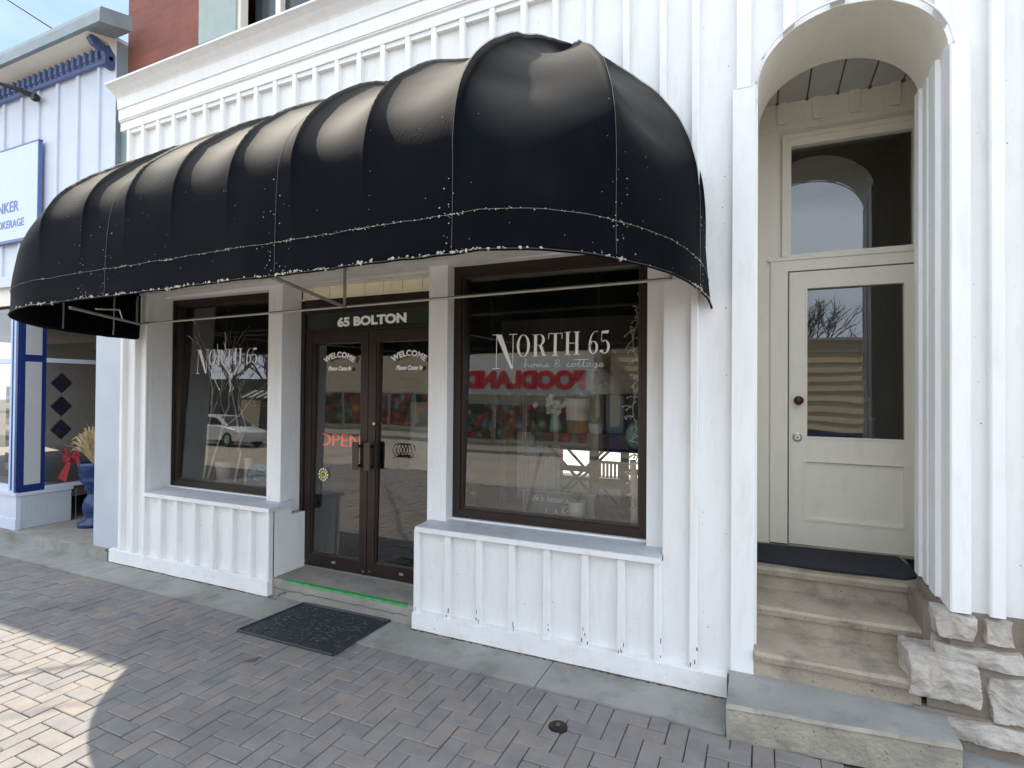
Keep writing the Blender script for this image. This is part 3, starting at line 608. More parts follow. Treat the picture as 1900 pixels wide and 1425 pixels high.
# entrance door
g=MB(); x0,x1,z0,z1=.194,.983,.618,2.632; gx0,gx1,gz0,gz1=.314,.908,1.415,2.505; y0,y1=D-.008,D+.035
g.box(x0,gx0,y0,y1,z0,z1,offwhite); g.box(gx1,x1,y0,y1,z0,z1,offwhite); g.box(gx0,gx1,y0,y1,gz1,z1,offwhite)
px0,px1,pz0,pz1=.292,.917,.808,1.228
g.box(gx0,gx1,y0,y1,pz1+.012,gz0,offwhite); g.box(gx0,gx1,y0,y1,z0,pz0-.012,offwhite); g.box(gx0,gx1,y0+.014,y1,pz0-.02,pz1+.02,offwhite)
for bx in ((px0,px1,pz1,pz1+.012),(px0,px1,pz0-.012,pz0),(px0,px0+.012,pz0,pz1),(px1-.012,px1,pz0,pz1)): g.box(bx[0],bx[1],y0-.007,y0+.012,bx[2],bx[3],offwhite)
for bx in ((px0+.012,px1-.012,pz1-.004,pz1),(px0+.012,px0+.016,pz0,pz1)): g.box(bx[0],bx[1],y0+.008,y0+.0142,bx[2],bx[3],groove)
for bx in ((gx0-.012,gx1+.012,gz1,gz1+.012),(gx0-.012,gx1+.012,gz0-.012,gz0),(gx0-.012,gx0,gz0,gz1),(gx1,gx1+.012,gz0,gz1)): g.box(bx[0],bx[1],y0-.008,y0+.002,bx[2],bx[3],offwhite)
ed=g.build('door',B); ed['label']='off-white wooden side door with tall glass and one panel'
g=MB(); g.add([(gx0,D+.005,gz0),(gx1,D+.005,gz0),(gx1,D+.03,gz1),(gx0,D+.03,gz1)],[(0,1,2,3)],dglass); g.build('pane',ed)
g=MB(); g.lathe([(.03,0),(.03,-.006),(.012,-.01),(.012,-.03),(.028,-.04),(.033,-.055),(.024,-.068),(.001,-.072)],(.256,y0,1.678),brass,20,'y'); g.build('knob',ed,smooth=True)
g=MB(); g.lathe([(.033,0),(.033,-.006),(.024,-.010),(.020,-.018),(.001,-.019)],(.250,y0,1.405),steel,20,'y'); g.lathe([(.006,-.019),(.006,-.022),(.001,-.022)],(.250,y0,1.405),black,8,'y'); g.build('deadbolt',ed)
g=MB(); g.box(.19,.985,D-.03,D+.05,.602,.616,stepc); g.build('threshold',B)
# stair hall behind the door
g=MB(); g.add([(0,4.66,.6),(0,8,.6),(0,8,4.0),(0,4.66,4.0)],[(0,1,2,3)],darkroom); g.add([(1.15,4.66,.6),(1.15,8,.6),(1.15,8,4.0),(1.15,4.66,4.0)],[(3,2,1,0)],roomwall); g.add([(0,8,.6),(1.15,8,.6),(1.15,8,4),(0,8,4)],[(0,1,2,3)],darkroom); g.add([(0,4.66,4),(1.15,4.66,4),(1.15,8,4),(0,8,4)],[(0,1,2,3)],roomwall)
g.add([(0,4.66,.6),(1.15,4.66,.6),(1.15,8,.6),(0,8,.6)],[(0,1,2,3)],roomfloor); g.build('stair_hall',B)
g=MB()
for k in range(9): g.box(.02,1.0,5.2+.26*k,5.5+.26*k,.6,.78+.18*k,roomwall); g.box(.02,1.0,5.17+.26*k,5.2+.26*k,.75+.18*k,.785+.18*k,greypaint)
g.build('inner_stairs',B)
# ---- cornice
g=MB(); CX0=-5.80
prof=[(3.42,-.01),(3.42,0),(3.3495,.0),(3.3495,.078),(3.335,.088),(3.335,.098),(3.328,.10),(3.328,.20),(3.318,.205),(3.318,.215),(3.31,.30),(3.30,.315),(3.285,.33),(3.25,.36),(3.22,.378),(3.205,.385),(3.195,.388),(3.195,.405),(3.50,.43),(3.50,-.01)]
F0=lambda x:Fz(x)
g.xprism(prof,CX0,3.0,white,F0)
co_=g.build('cornice',B)
g=MB(); rn=random.Random(9)
for k in range(150):
    x,z=rn.choice(((rn.uniform(-2.2,-.58),rn.uniform(.15,.68)),(rn.uniform(-5.2,-3.8),rn.uniform(.15,.68)),(rn.uniform(.95,1.4),rn.uniform(.7,3.9)),(rn.uniform(-.33,-.16),rn.uniform(.2,4)),(rn.uniform(-5.5,-.4),rn.uniform(3.2,4.2)))); r_=rn.uniform(.0015,.0035); g.lathe([(r_,-.0015),(r_,.001)],(x,Wy,z),rn.choice((sillm,sillm,stepc,leafm)),7,'y')
for k in range(26):
    x=rn.choice([-2.262,-2.005,-1.755,-1.51,-1.262,-1.005,-.775,-.555,-.3525])+rn.uniform(-.018,.02); z=.128+abs(rn.gauss(0,.05)); g.box(x,x+rn.uniform(.003,.007),By-.001,By+.001,z,z+rn.uniform(.008,.035),leafm)
g.build('nail_heads',B)['kind']='stuff'
# ---- brick upper storey with window
g=MB(); by=3.512
wx0,wx1,wz0=-4.88,-3.35,5.10
def bk(x0,x1,z0,z1): g.box(x0,x1,by,by+.25,z0,z1,brickm)
bk(-5.975,wx0,4.3,8.2); bk(wx0,wx1,4.3,5.0); bk(wx0,wx1,6.9,8.2); bk(wx1,6,4.3,8.2)
g.box(-5.975,-5.80,by+.25,9.8,0,8.2,brickm); g.box(5.8,6,by+.25,9.8,0,8.2,brickm); g.box(-5.8,-3.36,9.55,9.8,0,8.2,brickm); g.box(-1.74,5.8,9.55,9.8,0,8.2,brickm); g.box(-3.36,-1.74,9.55,9.8,.67,8.2,brickm)
bw=g.build('brick_wall',B)
g=MB(); g.add([(-5.975,by,8.2),(6,by,8.2),(6,9.8,8.2),(-5.975,9.8,8.2)],[(0,1,2,3)],gutter); g.build('roof',B)
g=MB(); g.box(wx0,wx0+.50,3.50,3.6,5.0,6.9,greytrim); g.box(wx0+.50,wx0+.54,3.52,3.6,5.0,6.9,offwhite); g.box(wx0+.54,wx1-.08,3.62,3.7,5.0,5.08,offwhite); g.box(wx1-.08,wx1,3.62,3.7,5.0,6.9,offwhite); g.box(wx0+.86,wx0+.92,3.625,3.7,5.08,6.9,offwhite)
uw=g.build('upper_window',B); uw['label']='upstairs window with grey-green trim'
g=MB(); g.add([(wx0+.54,3.68,5.08),(wx1-.08,3.68,5.08),(wx1-.08,3.68,6.9),(wx0+.54,3.68,6.9)],[(0,1,2,3)],opglass); g.build('pane',uw)
# ---- shop room
g=MB(); X0,X1,Y1=-5.62,-.2,9.5
g.add([(X0,3.80,.15),(X1,3.80,.15),(X1,Y1,.15),(X0,Y1,.15)],[(0,1,2,3)],roomfloor); g.build('shop_floor',B)
g=MB()
g.add([(X0,3.72,.0),(X0,Y1,.0),(X0,Y1,3.1),(X0,3.72,3.1)],[(0,1,2,3)],roomwall); g.add([(X1,3.72,.0),(X1,Y1,.0),(X1,Y1,3.1),(X1,3.72,3.1)],[(3,2,1,0)],roomwall)
ox0,ox1,oz0,oz1=-3.35,-1.75,.2,.66
for q_ in ((X0,ox0,0,3.1),(ox1,X1,0,3.1),(ox0,ox1,0,oz0),(ox0,ox1,oz1,3.1)): g.add([(q_[0],Y1,q_[2]),(q_[1],Y1,q_[2]),(q_[1],Y1,q_[3]),(q_[0],Y1,q_[3])],[(0,1,2,3)],roomwall); g.add([(X0,3.72,3.05),(X1,3.72,3.05),(X1,Y1,3.05),(X0,Y1,3.05)],[(3,2,1,0)],roomwall)
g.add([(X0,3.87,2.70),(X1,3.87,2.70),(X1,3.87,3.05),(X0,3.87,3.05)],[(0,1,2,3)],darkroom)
g.build('room_wall',B)
g=MB(); g.box(-5.6,-3.80,3.73,4.75,.15,.74,roomwall); g.build('display_platform',B); g=MB(); g.box(-2.28,-.22,3.73,4.75,.15,.745,roomwall); g.build('display_platform',B)
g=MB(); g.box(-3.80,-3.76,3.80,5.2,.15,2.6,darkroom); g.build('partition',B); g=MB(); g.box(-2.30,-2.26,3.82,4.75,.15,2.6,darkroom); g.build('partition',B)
# ---- stone foundation right of the steps
FN=thing('stone_foundation','rough pale rubble stone foundation under the right white wall','foundation',(1.3,3.4,0))
g=MB(); g.prism([(.86,3.40),(3.4,3.40),(3.4,3.6),(.93,3.95),(.855,3.95),(.855,3.42)],.0,.668,mortar)
g.prism([(.76,3.37),(.90,3.36),(3.4,3.36),(3.4,3.42),(.95,3.5),(.80,3.6)],-.01,.43,mortar)
g.prism([(.70,3.345),(3.4,3.33),(3.4,3.42),(.72,3.5)],-.01,.185,mortar)
g.prism([(.80,3.62),(.90,3.44),(1.0,3.42),(1.0,3.95),(.80,3.95)],.30,.60,mortar)
g.build('mortar',FN)
def stone(x0,x1,z0,z1,yf,dep=.12,seed=0,shear=0.):
    b=bmesh.new(); bmesh.ops.create_icosphere(b,subdivisions=5,radius=1); g=MB(); vs=[]
    ce=Vector(((x0+x1)/2,yf+dep/2,(z0+z1)/2)); hs=Vector(((x1-x0)/2,dep/2,(z1-z0)/2))
    for v in b.verts:
        p=v.co; m_=max(abs(p.x),abs(p.y),abs(p.z)); q=p/m_; rb=.80; q=q*rb+p*(1-rb)*1.0
        sd=Vector((seed*7.3,seed*1.7,0)); w=ce+Vector((q.x*hs.x,q.y*hs.y,q.z*hs.z))
        n1=noise.noise(w*7+sd); n2=noise.noise(w*19+sd); n3=noise.noise(w*47+sd); n4=abs(noise.noise(w*12-sd))
        w.x+=.020*n1+.007*n2; w.z+=.020*noise.noise(w*6-sd)+.006*n2; w.y+=-.030*n1+.016*n4+.008*n2+.004*n3+shear*max(0,-q.x)**2
        vs.append(w)
    g.add(vs,[tuple(q.index for q in f_.verts) for f_ in b.faces],stonem); b.free()
    return g.build('stone',FN)
for a in ((.80,.955,.535,.662,3.36,.14,1),(.985,1.115,.53,.655,3.365,.1,2),(1.15,1.5,.52,.65,3.365,.1,3),(1.54,1.8,.53,.655,3.365,.1,31),
 (.79,1.16,.415,.51,3.335,.14,4,.05),(1.19,1.55,.40,.50,3.34,.1,5),(.665,.95,.24,.45,3.30,.26,6),(.995,1.25,.18,.40,3.325,.1,7),(1.28,1.6,.19,.38,3.33,.1,8),
 (.80,1.14,.07,.168,3.30,.12,9),(1.17,1.5,.06,.16,3.31,.1,10),(1.53,1.95,.05,.165,3.32,.1,11),(1.98,2.3,.05,.17,3.32,.1,12),(2.33,2.8,.05,.16,3.32,.1,13),(2.83,3.35,.06,.17,3.32,.1,14),
 (1.63,1.98,.20,.39,3.33,.1,15),(2.01,2.5,.20,.38,3.33,.1,16),(2.53,2.9,.19,.39,3.33,.1,17),(2.93,3.35,.2,.38,3.33,.1,18),(1.58,2.0,.41,.51,3.34,.1,19),(2.03,2.35,.40,.51,3.34,.1,20),(2.38,2.85,.41,.51,3.34,.1,21),(2.88,3.35,.41,.5,3.34,.1,22),
 (1.83,2.1,.53,.65,3.365,.1,23),(2.13,2.5,.53,.65,3.365,.1,24),(2.53,2.8,.53,.65,3.365,.1,25),(2.83,3.35,.53,.65,3.365,.1,26)): stone(*a)
g=MB()   # stone side return next to the steps
vs=[]
g.box(.845,.93,3.44,3.96,.16,.665,mortar); g.build('mortar',FN)
# ---- stone steps
ST=thing('stone_steps','worn stone steps up to the arched side entrance','steps',(.35,3.4,0))
def tread(x0,x1,yf,yb,z0,z1,nose,m,mf,name='tread',lip=.055,skewr=0):
    g=MB(); n=46; vs=[]; fs=[]
    for i in range(n+1):
        s_=i/n; x=x0+(x1-x0)*s_; e=noise.noise(Vector((x*5,z1*7,0)))*.008+noise.noise(Vector((x*17,z1*7,3)))*.004; y=yf+skewr*s_; w=-.010*math.exp(-((s_-.45)/.25)**2)
        vs+=[(x,y+nose+e*.5,z0),(x,y+nose+e*.5,z1-lip),(x,y+.006+e,z1-lip+.004),(x,y-.004+e,z1-.018),(x,y+.014+e,z1-.002+w*.6),(x,y+.05,z1+w),(x,yb,z1)]
    for i in range(n):
        for k in range(6): fs.append((i*7+k,i*7+7+k,i*7+8+k,i*7+1+k))
    fs.append(tuple(range(7))); fs.append(tuple(n*7+k for k in range(7))[::-1]); 
    g.add(vs,fs,mf); 
    for q in range(len(g.f)-2): 
        if q%6==5 : g.m[q]=g.mi(m)
        if q%6==4 : g.m[q]=g.mi(m)
    o=g.build(name,ST); return o
o=tread(-.152,.825,2.975,3.42,-.01,.172,.004,slabc,slabf,'slab',.018,.10); o['label']='large grey bottom slab with pitted front'
# rounded right end for slab comes from bevel
tread(-.029,.735,3.325,3.72,.165,.312,.035,stepc,stepc); tread(-.029,.82,3.645,4.02,.305,.457,.035,stepc,stepc); tread(-.029,.90,3.957,4.66,.45,.602,.035,stepc,stepc,'landing')
g=MB(); g.prism([(-.02,4.50),(-.02,4.04),(.20,4.035),(.80,4.035),(.875,4.10),(.905,4.20),(.86,4.55)],.605,.617,carpet); tag(g.build('door_mat_dark'),'flat dark carpet mat on the top landing before the side door','mat'); bpy.data.objects['door_mat_dark'].name='entrance_mat'
# ================================================================ AWNING
AW=thing('awning','long black domed fabric awning over the shop windows, lichen along its lower edge','awning',(-2.8,3.385,2.27))
prof=[(1.835,2.262),(1.84,2.34),(1.842,2.46),(1.842,2.62),(1.845,2.76),(1.862,2.87),(1.90,2.975),(1.965,3.085),(2.06,3.195),(2.19,3.31),(2.37,3.44),(2.60,3.575),(2.87,3.72),(3.13,3.85),(3.385,3.97)]
yw=3.388; bb=yw-1.835; xr,ar_=-1.09,.80; xl,al=-3.96,1.56
def ztl(x,z=0): return (.0125+.033*min(1,max(0,(z-2.6)/.6)))*(x+1.1)
hoopx=[-1.09,-1.53,-1.94,-2.35,-2.76,-3.15,-3.54,-3.96]
def rho(v): return (yw-prof[v][0])/bb
def sagw(v): 
    z=prof[v][1]; return min(1,max(0,(z-2.50)/.6))*(1 if v<len(prof)-1 else 0)
cols=[]  # each column: function giving vertex list
NV=len(prof)
def col_dome(side,phi,sag):
    out=[]
    for v in range(NV):
        r=rho(v)-sag*sagw(v)*.055*(.35+rho(v)); r=max(r,0); a=ar_ if side>0 else al; xc=xr if side>0 else xl
        sp=math.sin(phi); cp=math.cos(phi); k=1+(.05 if side>0 else .0)*math.sin(2*phi)
        x=xc+side*a*sp*k*(r**(1.45-.6*max(0,(phi-R(42))/R(48))) if side>0 else r); y=yw-bb*cp*r*k; z=prof[v][1]-sag*sagw(v)*.05+ztl(x,prof[v][1])
        out.append((x,y,z))
    return out
def col_str(x,sag):
    out=[]
    for v in range(NV):
        y,z=prof[v]; w=sagw(v)*sag
        wr=.006*noise.noise(Vector((x*2.2,z*5,y*3)))
        out.append((x,y+w*.035+wr*sagw(v),z-w*.05+ztl(x,z)+wr*sagw(v)))
    return out
M_=16
def sagf(t): return abs(math.sin(math.pi*t**.85))**.68 if 0<t<1 else 0
def nu(t): return t-.11*math.sin(2*math.pi*t)
ribphiR=[0,R(42),R(78),R(90)]; ribphiL=[R(90),R(80),R(60),0]
for a,b in zip(ribphiL,ribphiL[1:]):
    for i in range(M_): t=nu(i/M_); cols.append(col_dome(-1,a+(b-a)*t,sagf(t)*.9))
hx=hoopx[::-1]
for bi,(a,b) in enumerate(zip(hx,hx[1:])):
    for i in range(M_): t=nu(i/M_); cols.append(col_str(a+(b-a)*t,sagf(t)*(.75,1.05,.6,1.0,.8,1.15,.95)[bi%7]))
for a,b in zip(ribphiR,ribphiR[1:]):
    for i in range(M_): t=nu(i/M_); cols.append(col_dome(1,a+(b-a)*t,sagf(t)*1.25))
cols.append(col_dome(1,R(90),0))
# refine profile (catmull-rom)
def smoothcol(c):
    out=[]
    for i in range(len(c)-1):
        p0=Vector(c[max(i-1,0)]);p1=Vector(c[i]);p2=Vector(c[i+1]);p3=Vector(c[min(i+2,len(c)-1)])
        for s_ in range(3):
            t=s_/3; out.append(.5*((2*p1)+(-p0+p2)*t+(2*p0-5*p1+4*p2-p3)*t*t+(-p0+3*p1-3*p2+p3)*t**3))
    out.append(Vector(c[-1])); return out
SC=[smoothcol(c) for c in cols]
nc,nv=len(SC),len(SC[0])
for ci,c in enumerate(SC):
    for vi,p in enumerate(c):   # ragged hem and soft wrinkles
        if vi<4: p.y+=.010*noise.noise(Vector((p.x*3,vi*.2,0)))*(1-vi/4)
        if vi==0: p.z+=.006*noise.noise(Vector((p.x*9,p.y*9,1)))-.010*(1-abs(math.sin(ci*math.pi/M_)))*0
        w=noise.noise(Vector((p.x*1.3,p.z*4.5,p.y*4.5)))*.014+noise.noise(Vector((p.x*3.1+p.z*4,p.z*7,p.y*3)))*.008+noise.noise(Vector((p.x*2.2-p.z*5,p.z*13,p.y*9)))*.004
        if vi>9 and vi<nv-3: p.z+=w; p.y+=w*.5
# right end flap hanging lower at the wall
for c in SC[-M_:]:
    k=(SC.index(c)-(nc-M_))/M_
for i,c in enumerate(SC[-9:]):
    t=(i+1)/9
    for vi in range(4): c[vi].z-=.05*t*t*(1-vi/4)*1.0
    for vi in range(8): c[vi].x+=.03*t*(1-vi/8)
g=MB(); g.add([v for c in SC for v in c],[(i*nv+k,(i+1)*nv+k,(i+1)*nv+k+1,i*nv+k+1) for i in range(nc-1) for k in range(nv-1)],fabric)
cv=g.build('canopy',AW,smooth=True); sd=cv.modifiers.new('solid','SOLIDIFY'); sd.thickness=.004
# stitching: horizontal seam and vertical seams
def vnear(c,z):
    best=min(range(len(c)),key=lambda k:abs(c[k].z-z)+ (0 if k<20 else 9)); return best
ctr=Vector((-2.8,3.3,2.3))
def offs(p,d=.004):
    q=Vector((p.x,p.y,p.z)); n_=Vector((max(0,p.x-xr)-max(0,xl-p.x),p.y-yw,0)); 
    if n_.length<1e-4: n_=Vector((0,-1,0))
    n_.normalize(); return q+n_*d
def colat(c,zrel):
    z=c[0].z+zrel
    for k in range(len(c)-1):
        if c[k].z<=z<=c[k+1].z: t=(z-c[k].z)/(c[k+1].z-c[k].z); return c[k].lerp(c[k+1],t)
    return c[0]
g=MB()
line=[offs(colat(c,.155),.003) for c in SC[4:]]; g.tube(line,.0013,thread,4)
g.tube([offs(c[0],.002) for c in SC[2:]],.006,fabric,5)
seams=[M_*3, M_*3+M_*3+2, M_*3+M_*6-3 if False else M_*3+M_*6, nc-1-M_*3, nc-1-M_*2, nc-1-M_]
sx=[-3.32,-2.03]
idx=[nc-1-3*M_,nc-1-2*M_,nc-1-M_]+[min(range(nc),key=lambda i:abs(SC[i][3].x-x_)+abs(SC[i][3].y-1.84)*3) for x_ in sx]
for i in idx: g.tube([offs(p,.003)+Vector((0,0,.0015)) for p in SC[i][1:-6]],.0008,thread,4)
g.build('seam',AW)
# ribs under fabric
g=MB()
for i in [k*M_ for k in range(1,(nc-1)//M_)]:
    g.tube([offs(p,-.024)+Vector((0,0,-.034)) for p in SC[i][2:-9]],.007,galv,6)
g.tube([offs(colat(c,.05),-.022) for c in SC[M_*3:-2]],.008,galv,6)
g.tube([(-5.49,3.345,2.345),(-.485,3.345,2.403)],.0105,galv,6)
g.tube([(-5.49,3.345,2.345),(-5.49,3.345,2.62)],.0105,galv,6); g.tube([(-.485,3.345,2.403),(-.485,3.345,2.6)],.0105,galv,6)
g.tube([(-2.94,3.345,2.372),(-2.94,3.345,3.9)],.012,galv,6)
g.tube([(-2.94,3.345,2.372),(-2.10,1.90,2.262)],.011,galv,6); g.tube([(-5.45,3.345,2.345),(-3.95,2.0,2.235)],.010,galv,6)
g.tube([(-5.30,3.10,2.36),(-5.0,2.9,2.40),(-4.6,2.5,2.33)],.006,bulb,5)
g.build('frame',AW)
# lichen specks
g=MB(); rl=random.Random(11)
def spot(p,r): g.blob(p,r,lich,1 if r>.006 else 0,.5,(1,.55,.9))
for k in range(700):
    i=rl.randint(M_*2,nc-2); 
    if noise.noise(Vector((i*.09,0,5)))<-.12 and rl.random()<.75: continue
    c=SC[i]; t=rl.random(); p=c[0].lerp(SC[i+1][0],t); 
    spot(offs(p,.004)+Vector((0,0,abs(rl.gauss(0,.006)))),rl.choice((.0025,.0035,.0045,.006,.009 if rl.random()<.5 else .003)))
for k in range(300):
    i=int(rl.triangular(M_*3,nc-6,nc-2*M_+6)) if k%3 else rl.randint(M_*3,nc-12); c=SC[i]; spot(offs(colat(c,.155).lerp(colat(SC[i+1],.155),rl.random()),.004)+Vector((0,0,rl.gauss(0,.003))),rl.choice((.0018,.0025,.0035)))
for k in range(110):
    i=rl.choice(idx+[M_*4+2])+int(rl.gauss(0,2.2)); i=min(max(i,5),nc-2); p=colat(SC[i],abs(rl.gauss(0,.22))); spot(offs(p,.004)+Vector((rl.gauss(0,.012),0,0)),rl.choice((.002,.003,.0035)))
for k in range(70):
    i=rl.randint(M_*3,nc-4); spot(offs(colat(SC[i],rl.uniform(0,.6)),.003),.0018)
lo=g.build('lichen',AW); lo['kind']='stuff'
# ================================================================ NEIGHBOUR
N=thing('neighbour_shop','white clapboard neighbouring shop with blue trim, pilaster and grey gutter','building',(-8,3.6,0))
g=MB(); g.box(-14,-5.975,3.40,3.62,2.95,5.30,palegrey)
x=-6.24
for x in (-6.24,-6.61,-6.989,-7.357,-7.698,-8.08,-8.45,-8.8,-9.2,-9.6,-10,-10.4): g.box(x-.022,x+.022,3.375,3.41,2.98,5.16,palegrey,.006)
g.build('wall',N)
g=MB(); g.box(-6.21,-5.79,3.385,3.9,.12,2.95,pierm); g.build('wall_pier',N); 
g=MB(); g.box(-6.02,-5.970,3.404,3.511,2.66,5.26,gutter); g.box(-5.969,-5.772,3.45,3.508,2.0,4.66,gutter); g.build('side_wall',N)
g=MB(); g.xprism([(3.10,5.345),(3.09,5.30),(3.09,5.20),(3.12,5.20),(3.385,5.27),(3.385,5.42)],-14,-5.70,gutter); gu=g.build('gutter',N)
g=MB(); g.xprism([(3.13,5.205),(3.33,5.195),(3.40,5.10),(3.40,5.30),(3.17,5.225)],-14,-5.98,offwhite); g.build('eave_soffit',N)
g=MB(); g.add([(-14,3.6,5.3),(-5.8,3.6,5.3),(-5.8,12,5.3),(-14,12,5.3)],[(0,1,2,3)],gutter); g.build('roof',N)
g=MB(); g.box(-14,-5.99,3.345,3.375,5.035,5.075,midblue)
for k in range(60):
    x=-6.05-k*.105; g.box(x-.022,x+.022,3.31,3.35,5.075,5.18,midblue)
g.build('dentil_trim',N)
g=MB(); P=[]
c_=[(-5.93,3.12),(-5.93,3.16)]
pr=[(3.36,4.96),(3.30,4.98),(3.31,5.05),(3.29,5.10),(3.20,5.12),(3.16,5.17),(3.19,5.215),(3.25,5.19),(3.27,5.17),(3.33,5.16),(3.35,5.22),(3.39,5.24),(3.39,4.96)]
g.xprism(pr,-6.05,-5.99,mat('bracket_blue',(.05,.085,.20),.5)); g.build('bracket',N)
g=MB(); g.box(-14,-7.24,3.335,3.365,3.40,4.44,signw); sb=g.build('sign_board',N)
g=MB(); g.box(-14,-7.215,3.332,3.37,4.44,4.455,midblue); g.box(-7.24,-7.225,3.332,3.37,3.37,4.44,midblue); g.box(-14,-7.215,3.332,3.37,3.37,3.40,midblue); g.build('sign_frame',sb)
t=textmesh('lettering','BANKER',.17,signt,facing(-7.62,3.333,3.72),sb,.001,1.05,.002,0,'RIGHT'); t=textmesh('lettering','BROKERAGE',.125,signt,facing(-7.50,3.333,3.54),sb,.001,1.0,.001,0,'RIGHT')
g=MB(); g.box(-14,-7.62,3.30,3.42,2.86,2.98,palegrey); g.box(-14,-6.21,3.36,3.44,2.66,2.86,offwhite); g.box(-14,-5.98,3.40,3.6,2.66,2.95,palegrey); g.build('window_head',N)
for z in (3.2,): pass
g=MB(); g.box(-14,-7.62,3.36,3.9,.12,.50,palegrey); g.box(-14,-7.605,3.345,3.92,.50,.535,palegrey); g.box(-14,-7.61,3.35,3.40,.12,.24,palegrey)
for k in range(12): g.box(-7.617,-7.6155,3.40+k*.05,3.402+k*.05,.14,.5,greypaint)
g.box(-7.6185,-7.617,3.40,3.89,.125,.495,pierm); g.build('bulkhead',N)  # darker grey sheet painting shade onto the bulkhead's side face
g=MB(); g.box(-7.79,-7.62,3.36,3.50,.535,2.66,ltblue); g.box(-7.66,-7.615,3.352,3.372,.54,2.66,navy) ; g.box(-7.74,-7.72,3.354,3.362,.56,2.64,navy); g.box(-7.635,-7.606,3.375,3.62,.537,2.66,navy)
for z0,z1 in ((.62,2.02),(2.10,2.60)): g.box(-7.609,-7.602,3.42,3.575,z0,z1,greypaint)
g.build('pilaster',N)
g=MB(); g.box(-7.66,-7.60,3.622,4.62,.536,.58,palegrey); g.box(-7.66,-7.60,3.622,4.62,2.02,2.07,palegrey); g.box(-7.66,-7.60,4.56,4.64,.58,2.66,palegrey); w2=g.build('window',N); g=MB(); g.add([(-7.63,3.62,.58),(-7.63,4.6,.58),(-7.63,4.6,2.66),(-7.63,3.62,2.66)],[(0,1,2,3)],glass); g.build('pane',w2)
g=MB(); g.box(-14,-7.79,3.40,3.46,.535,.60,palegrey); g.box(-14,-7.79,3.40,3.46,2.0,2.06,palegrey); w3=g.build('window',N); g=MB(); g.add([(-14,3.44,.6),(-7.79,3.44,.6),(-7.79,3.44,2.66),(-14,3.44,2.66)],[(0,1,2,3)],glass); g.build('pane',w3)
# entry recess: back wall with door, floor
g=MB(); g.box(-14,-5.95,3.352,5.6,-.01,.118,doorstep); g.box(-14,-5.9,3.338,3.352,-.01,.1,conc); g.build('entry_step',N)
g=MB(); g.box(-7.62,-7.2,4.9,5.0,.12,2.66,greypaint); g.box(-7.2,-6.35,4.95,5.0,.12,2.3,navy); g.box(-7.1,-6.45,4.94,4.951,.35,2.1,opglass); g.box(-7.62,-6.2,4.9,5.0,2.3,2.66,palegrey); g.box(-7.2,-5.9,3.9,4.9,2.66,2.7,palegrey); g.build('entry_wall',N)
g=MB(); g.box(-14,-7.7,6.5,6.6,.1,2.7,darkroom); g.box(-14,-7.7,3.5,6.5,2.62,2.66,roomwall); g.box(-14,-7.66,3.5,6.5,.4,.5,roomfloor); g.build('room_wall',N)
g=MB(); 
for k,z in enumerate((.95,1.22,1.48,1.74)): g.box(-8.2,-7.86,3.50,3.505,z-.2,z,ceram); g.box(-8.18,-7.88,3.495,3.4985,z-.12,z-.02,chalk)
g.build('listing_sheets',N)
for k,z in enumerate((1.78,1.50,1.22)):
    g=MB(); c0=(-7.92,4.0,z) ; r=.115
    c0=(-7.70,3.83,z)
    g.add([(-7.70,3.83-.11,z),(-7.70,3.83,z-.12),(-7.70,3.83+.11,z),(-7.70,3.83,z+.12),(-7.73,3.83-.11,z),(-7.73,3.83,z-.12),(-7.73,3.83+.11,z),(-7.73,3.83,z+.12)],[(0,1,2,3),(7,6,5,4),(0,4,5,1),(1,5,6,2),(2,6,7,3),(3,7,4,0)],navy)
    tag(g.build('diamond_hanging'),('top','middle','bottom')[k]+' dark blue diamond of three hanging in the neighbour window','hanging','dark diamonds hanging in the neighbour window')
# urn planter with dried bouquet
UX,UY=-7.09,3.86
U=thing('urn_planter','tall blue glazed urn planter in the neighbour entry holding dried grasses','planter',(UX,UY,.12))
g=MB(); g.lathe([(.15,0),(.15,.05),(.085,.08),(.075,.10),(.10,.18),(.105,.24),(.09,.31),(.06,.36),(.055,.40),(.09,.43),(.08,.47),(.11,.50),(.135,.54),(.12,.56),(.14,.59),(.15,.70),(.155,.74),(.13,.74),(.11,.70),(.001,.68)],(UX,UY,.12),urnb,28); g.build('urn_body',U,smooth=True)
g=MB(); rb=random.Random(5)
for k in range(110):
    a=rb.uniform(0,6.28); l=rb.uniform(.25,.5); sp_=rb.uniform(.05,.5)
    dx=math.cos(a)*sp_-.55*(rb.random()**1.5); dy=math.sin(a)*sp_*.6-.05
    P=[(UX+dx*l*t*1.2+(0),UY+dy*l*t,.9+l*(t-.25*t*t*abs(dx)*2.5)) for t in (0,.35,.7,1)]
    P=[(a_,b_,c_-.07) for a_,b_,c_ in P]; g.tube(P,.003,strawm,4,.0015)
    if k%2: e=Vector(P[-1]); g.tube([P[2],P[3],e+Vector((dx*.1,dy*.05,-.03))],.011,strawm,5,.004)
g.build('dried_grass',U)
g=MB()
for s_,a in ((-1,.5),(1,.3),(-1,-.2),(1,-.1)):
    c0=Vector((UX-.13,UY-.17,.90)); P=[c0,c0+Vector((s_*.09,-.02,.05+a*.1)),c0+Vector((s_*.17,-.01,.02+a*.15)),c0+Vector((s_*.10,0,-.03))]
    for q in range(3):
        A_,B_=P[q],P[q+1]; g.add([A_+Vector((0,0,.03)),B_+Vector((0,0,.035)),B_+Vector((0,.02,-.035)),A_+Vector((0,.02,-.03))],[(0,1,2,3)],redm)
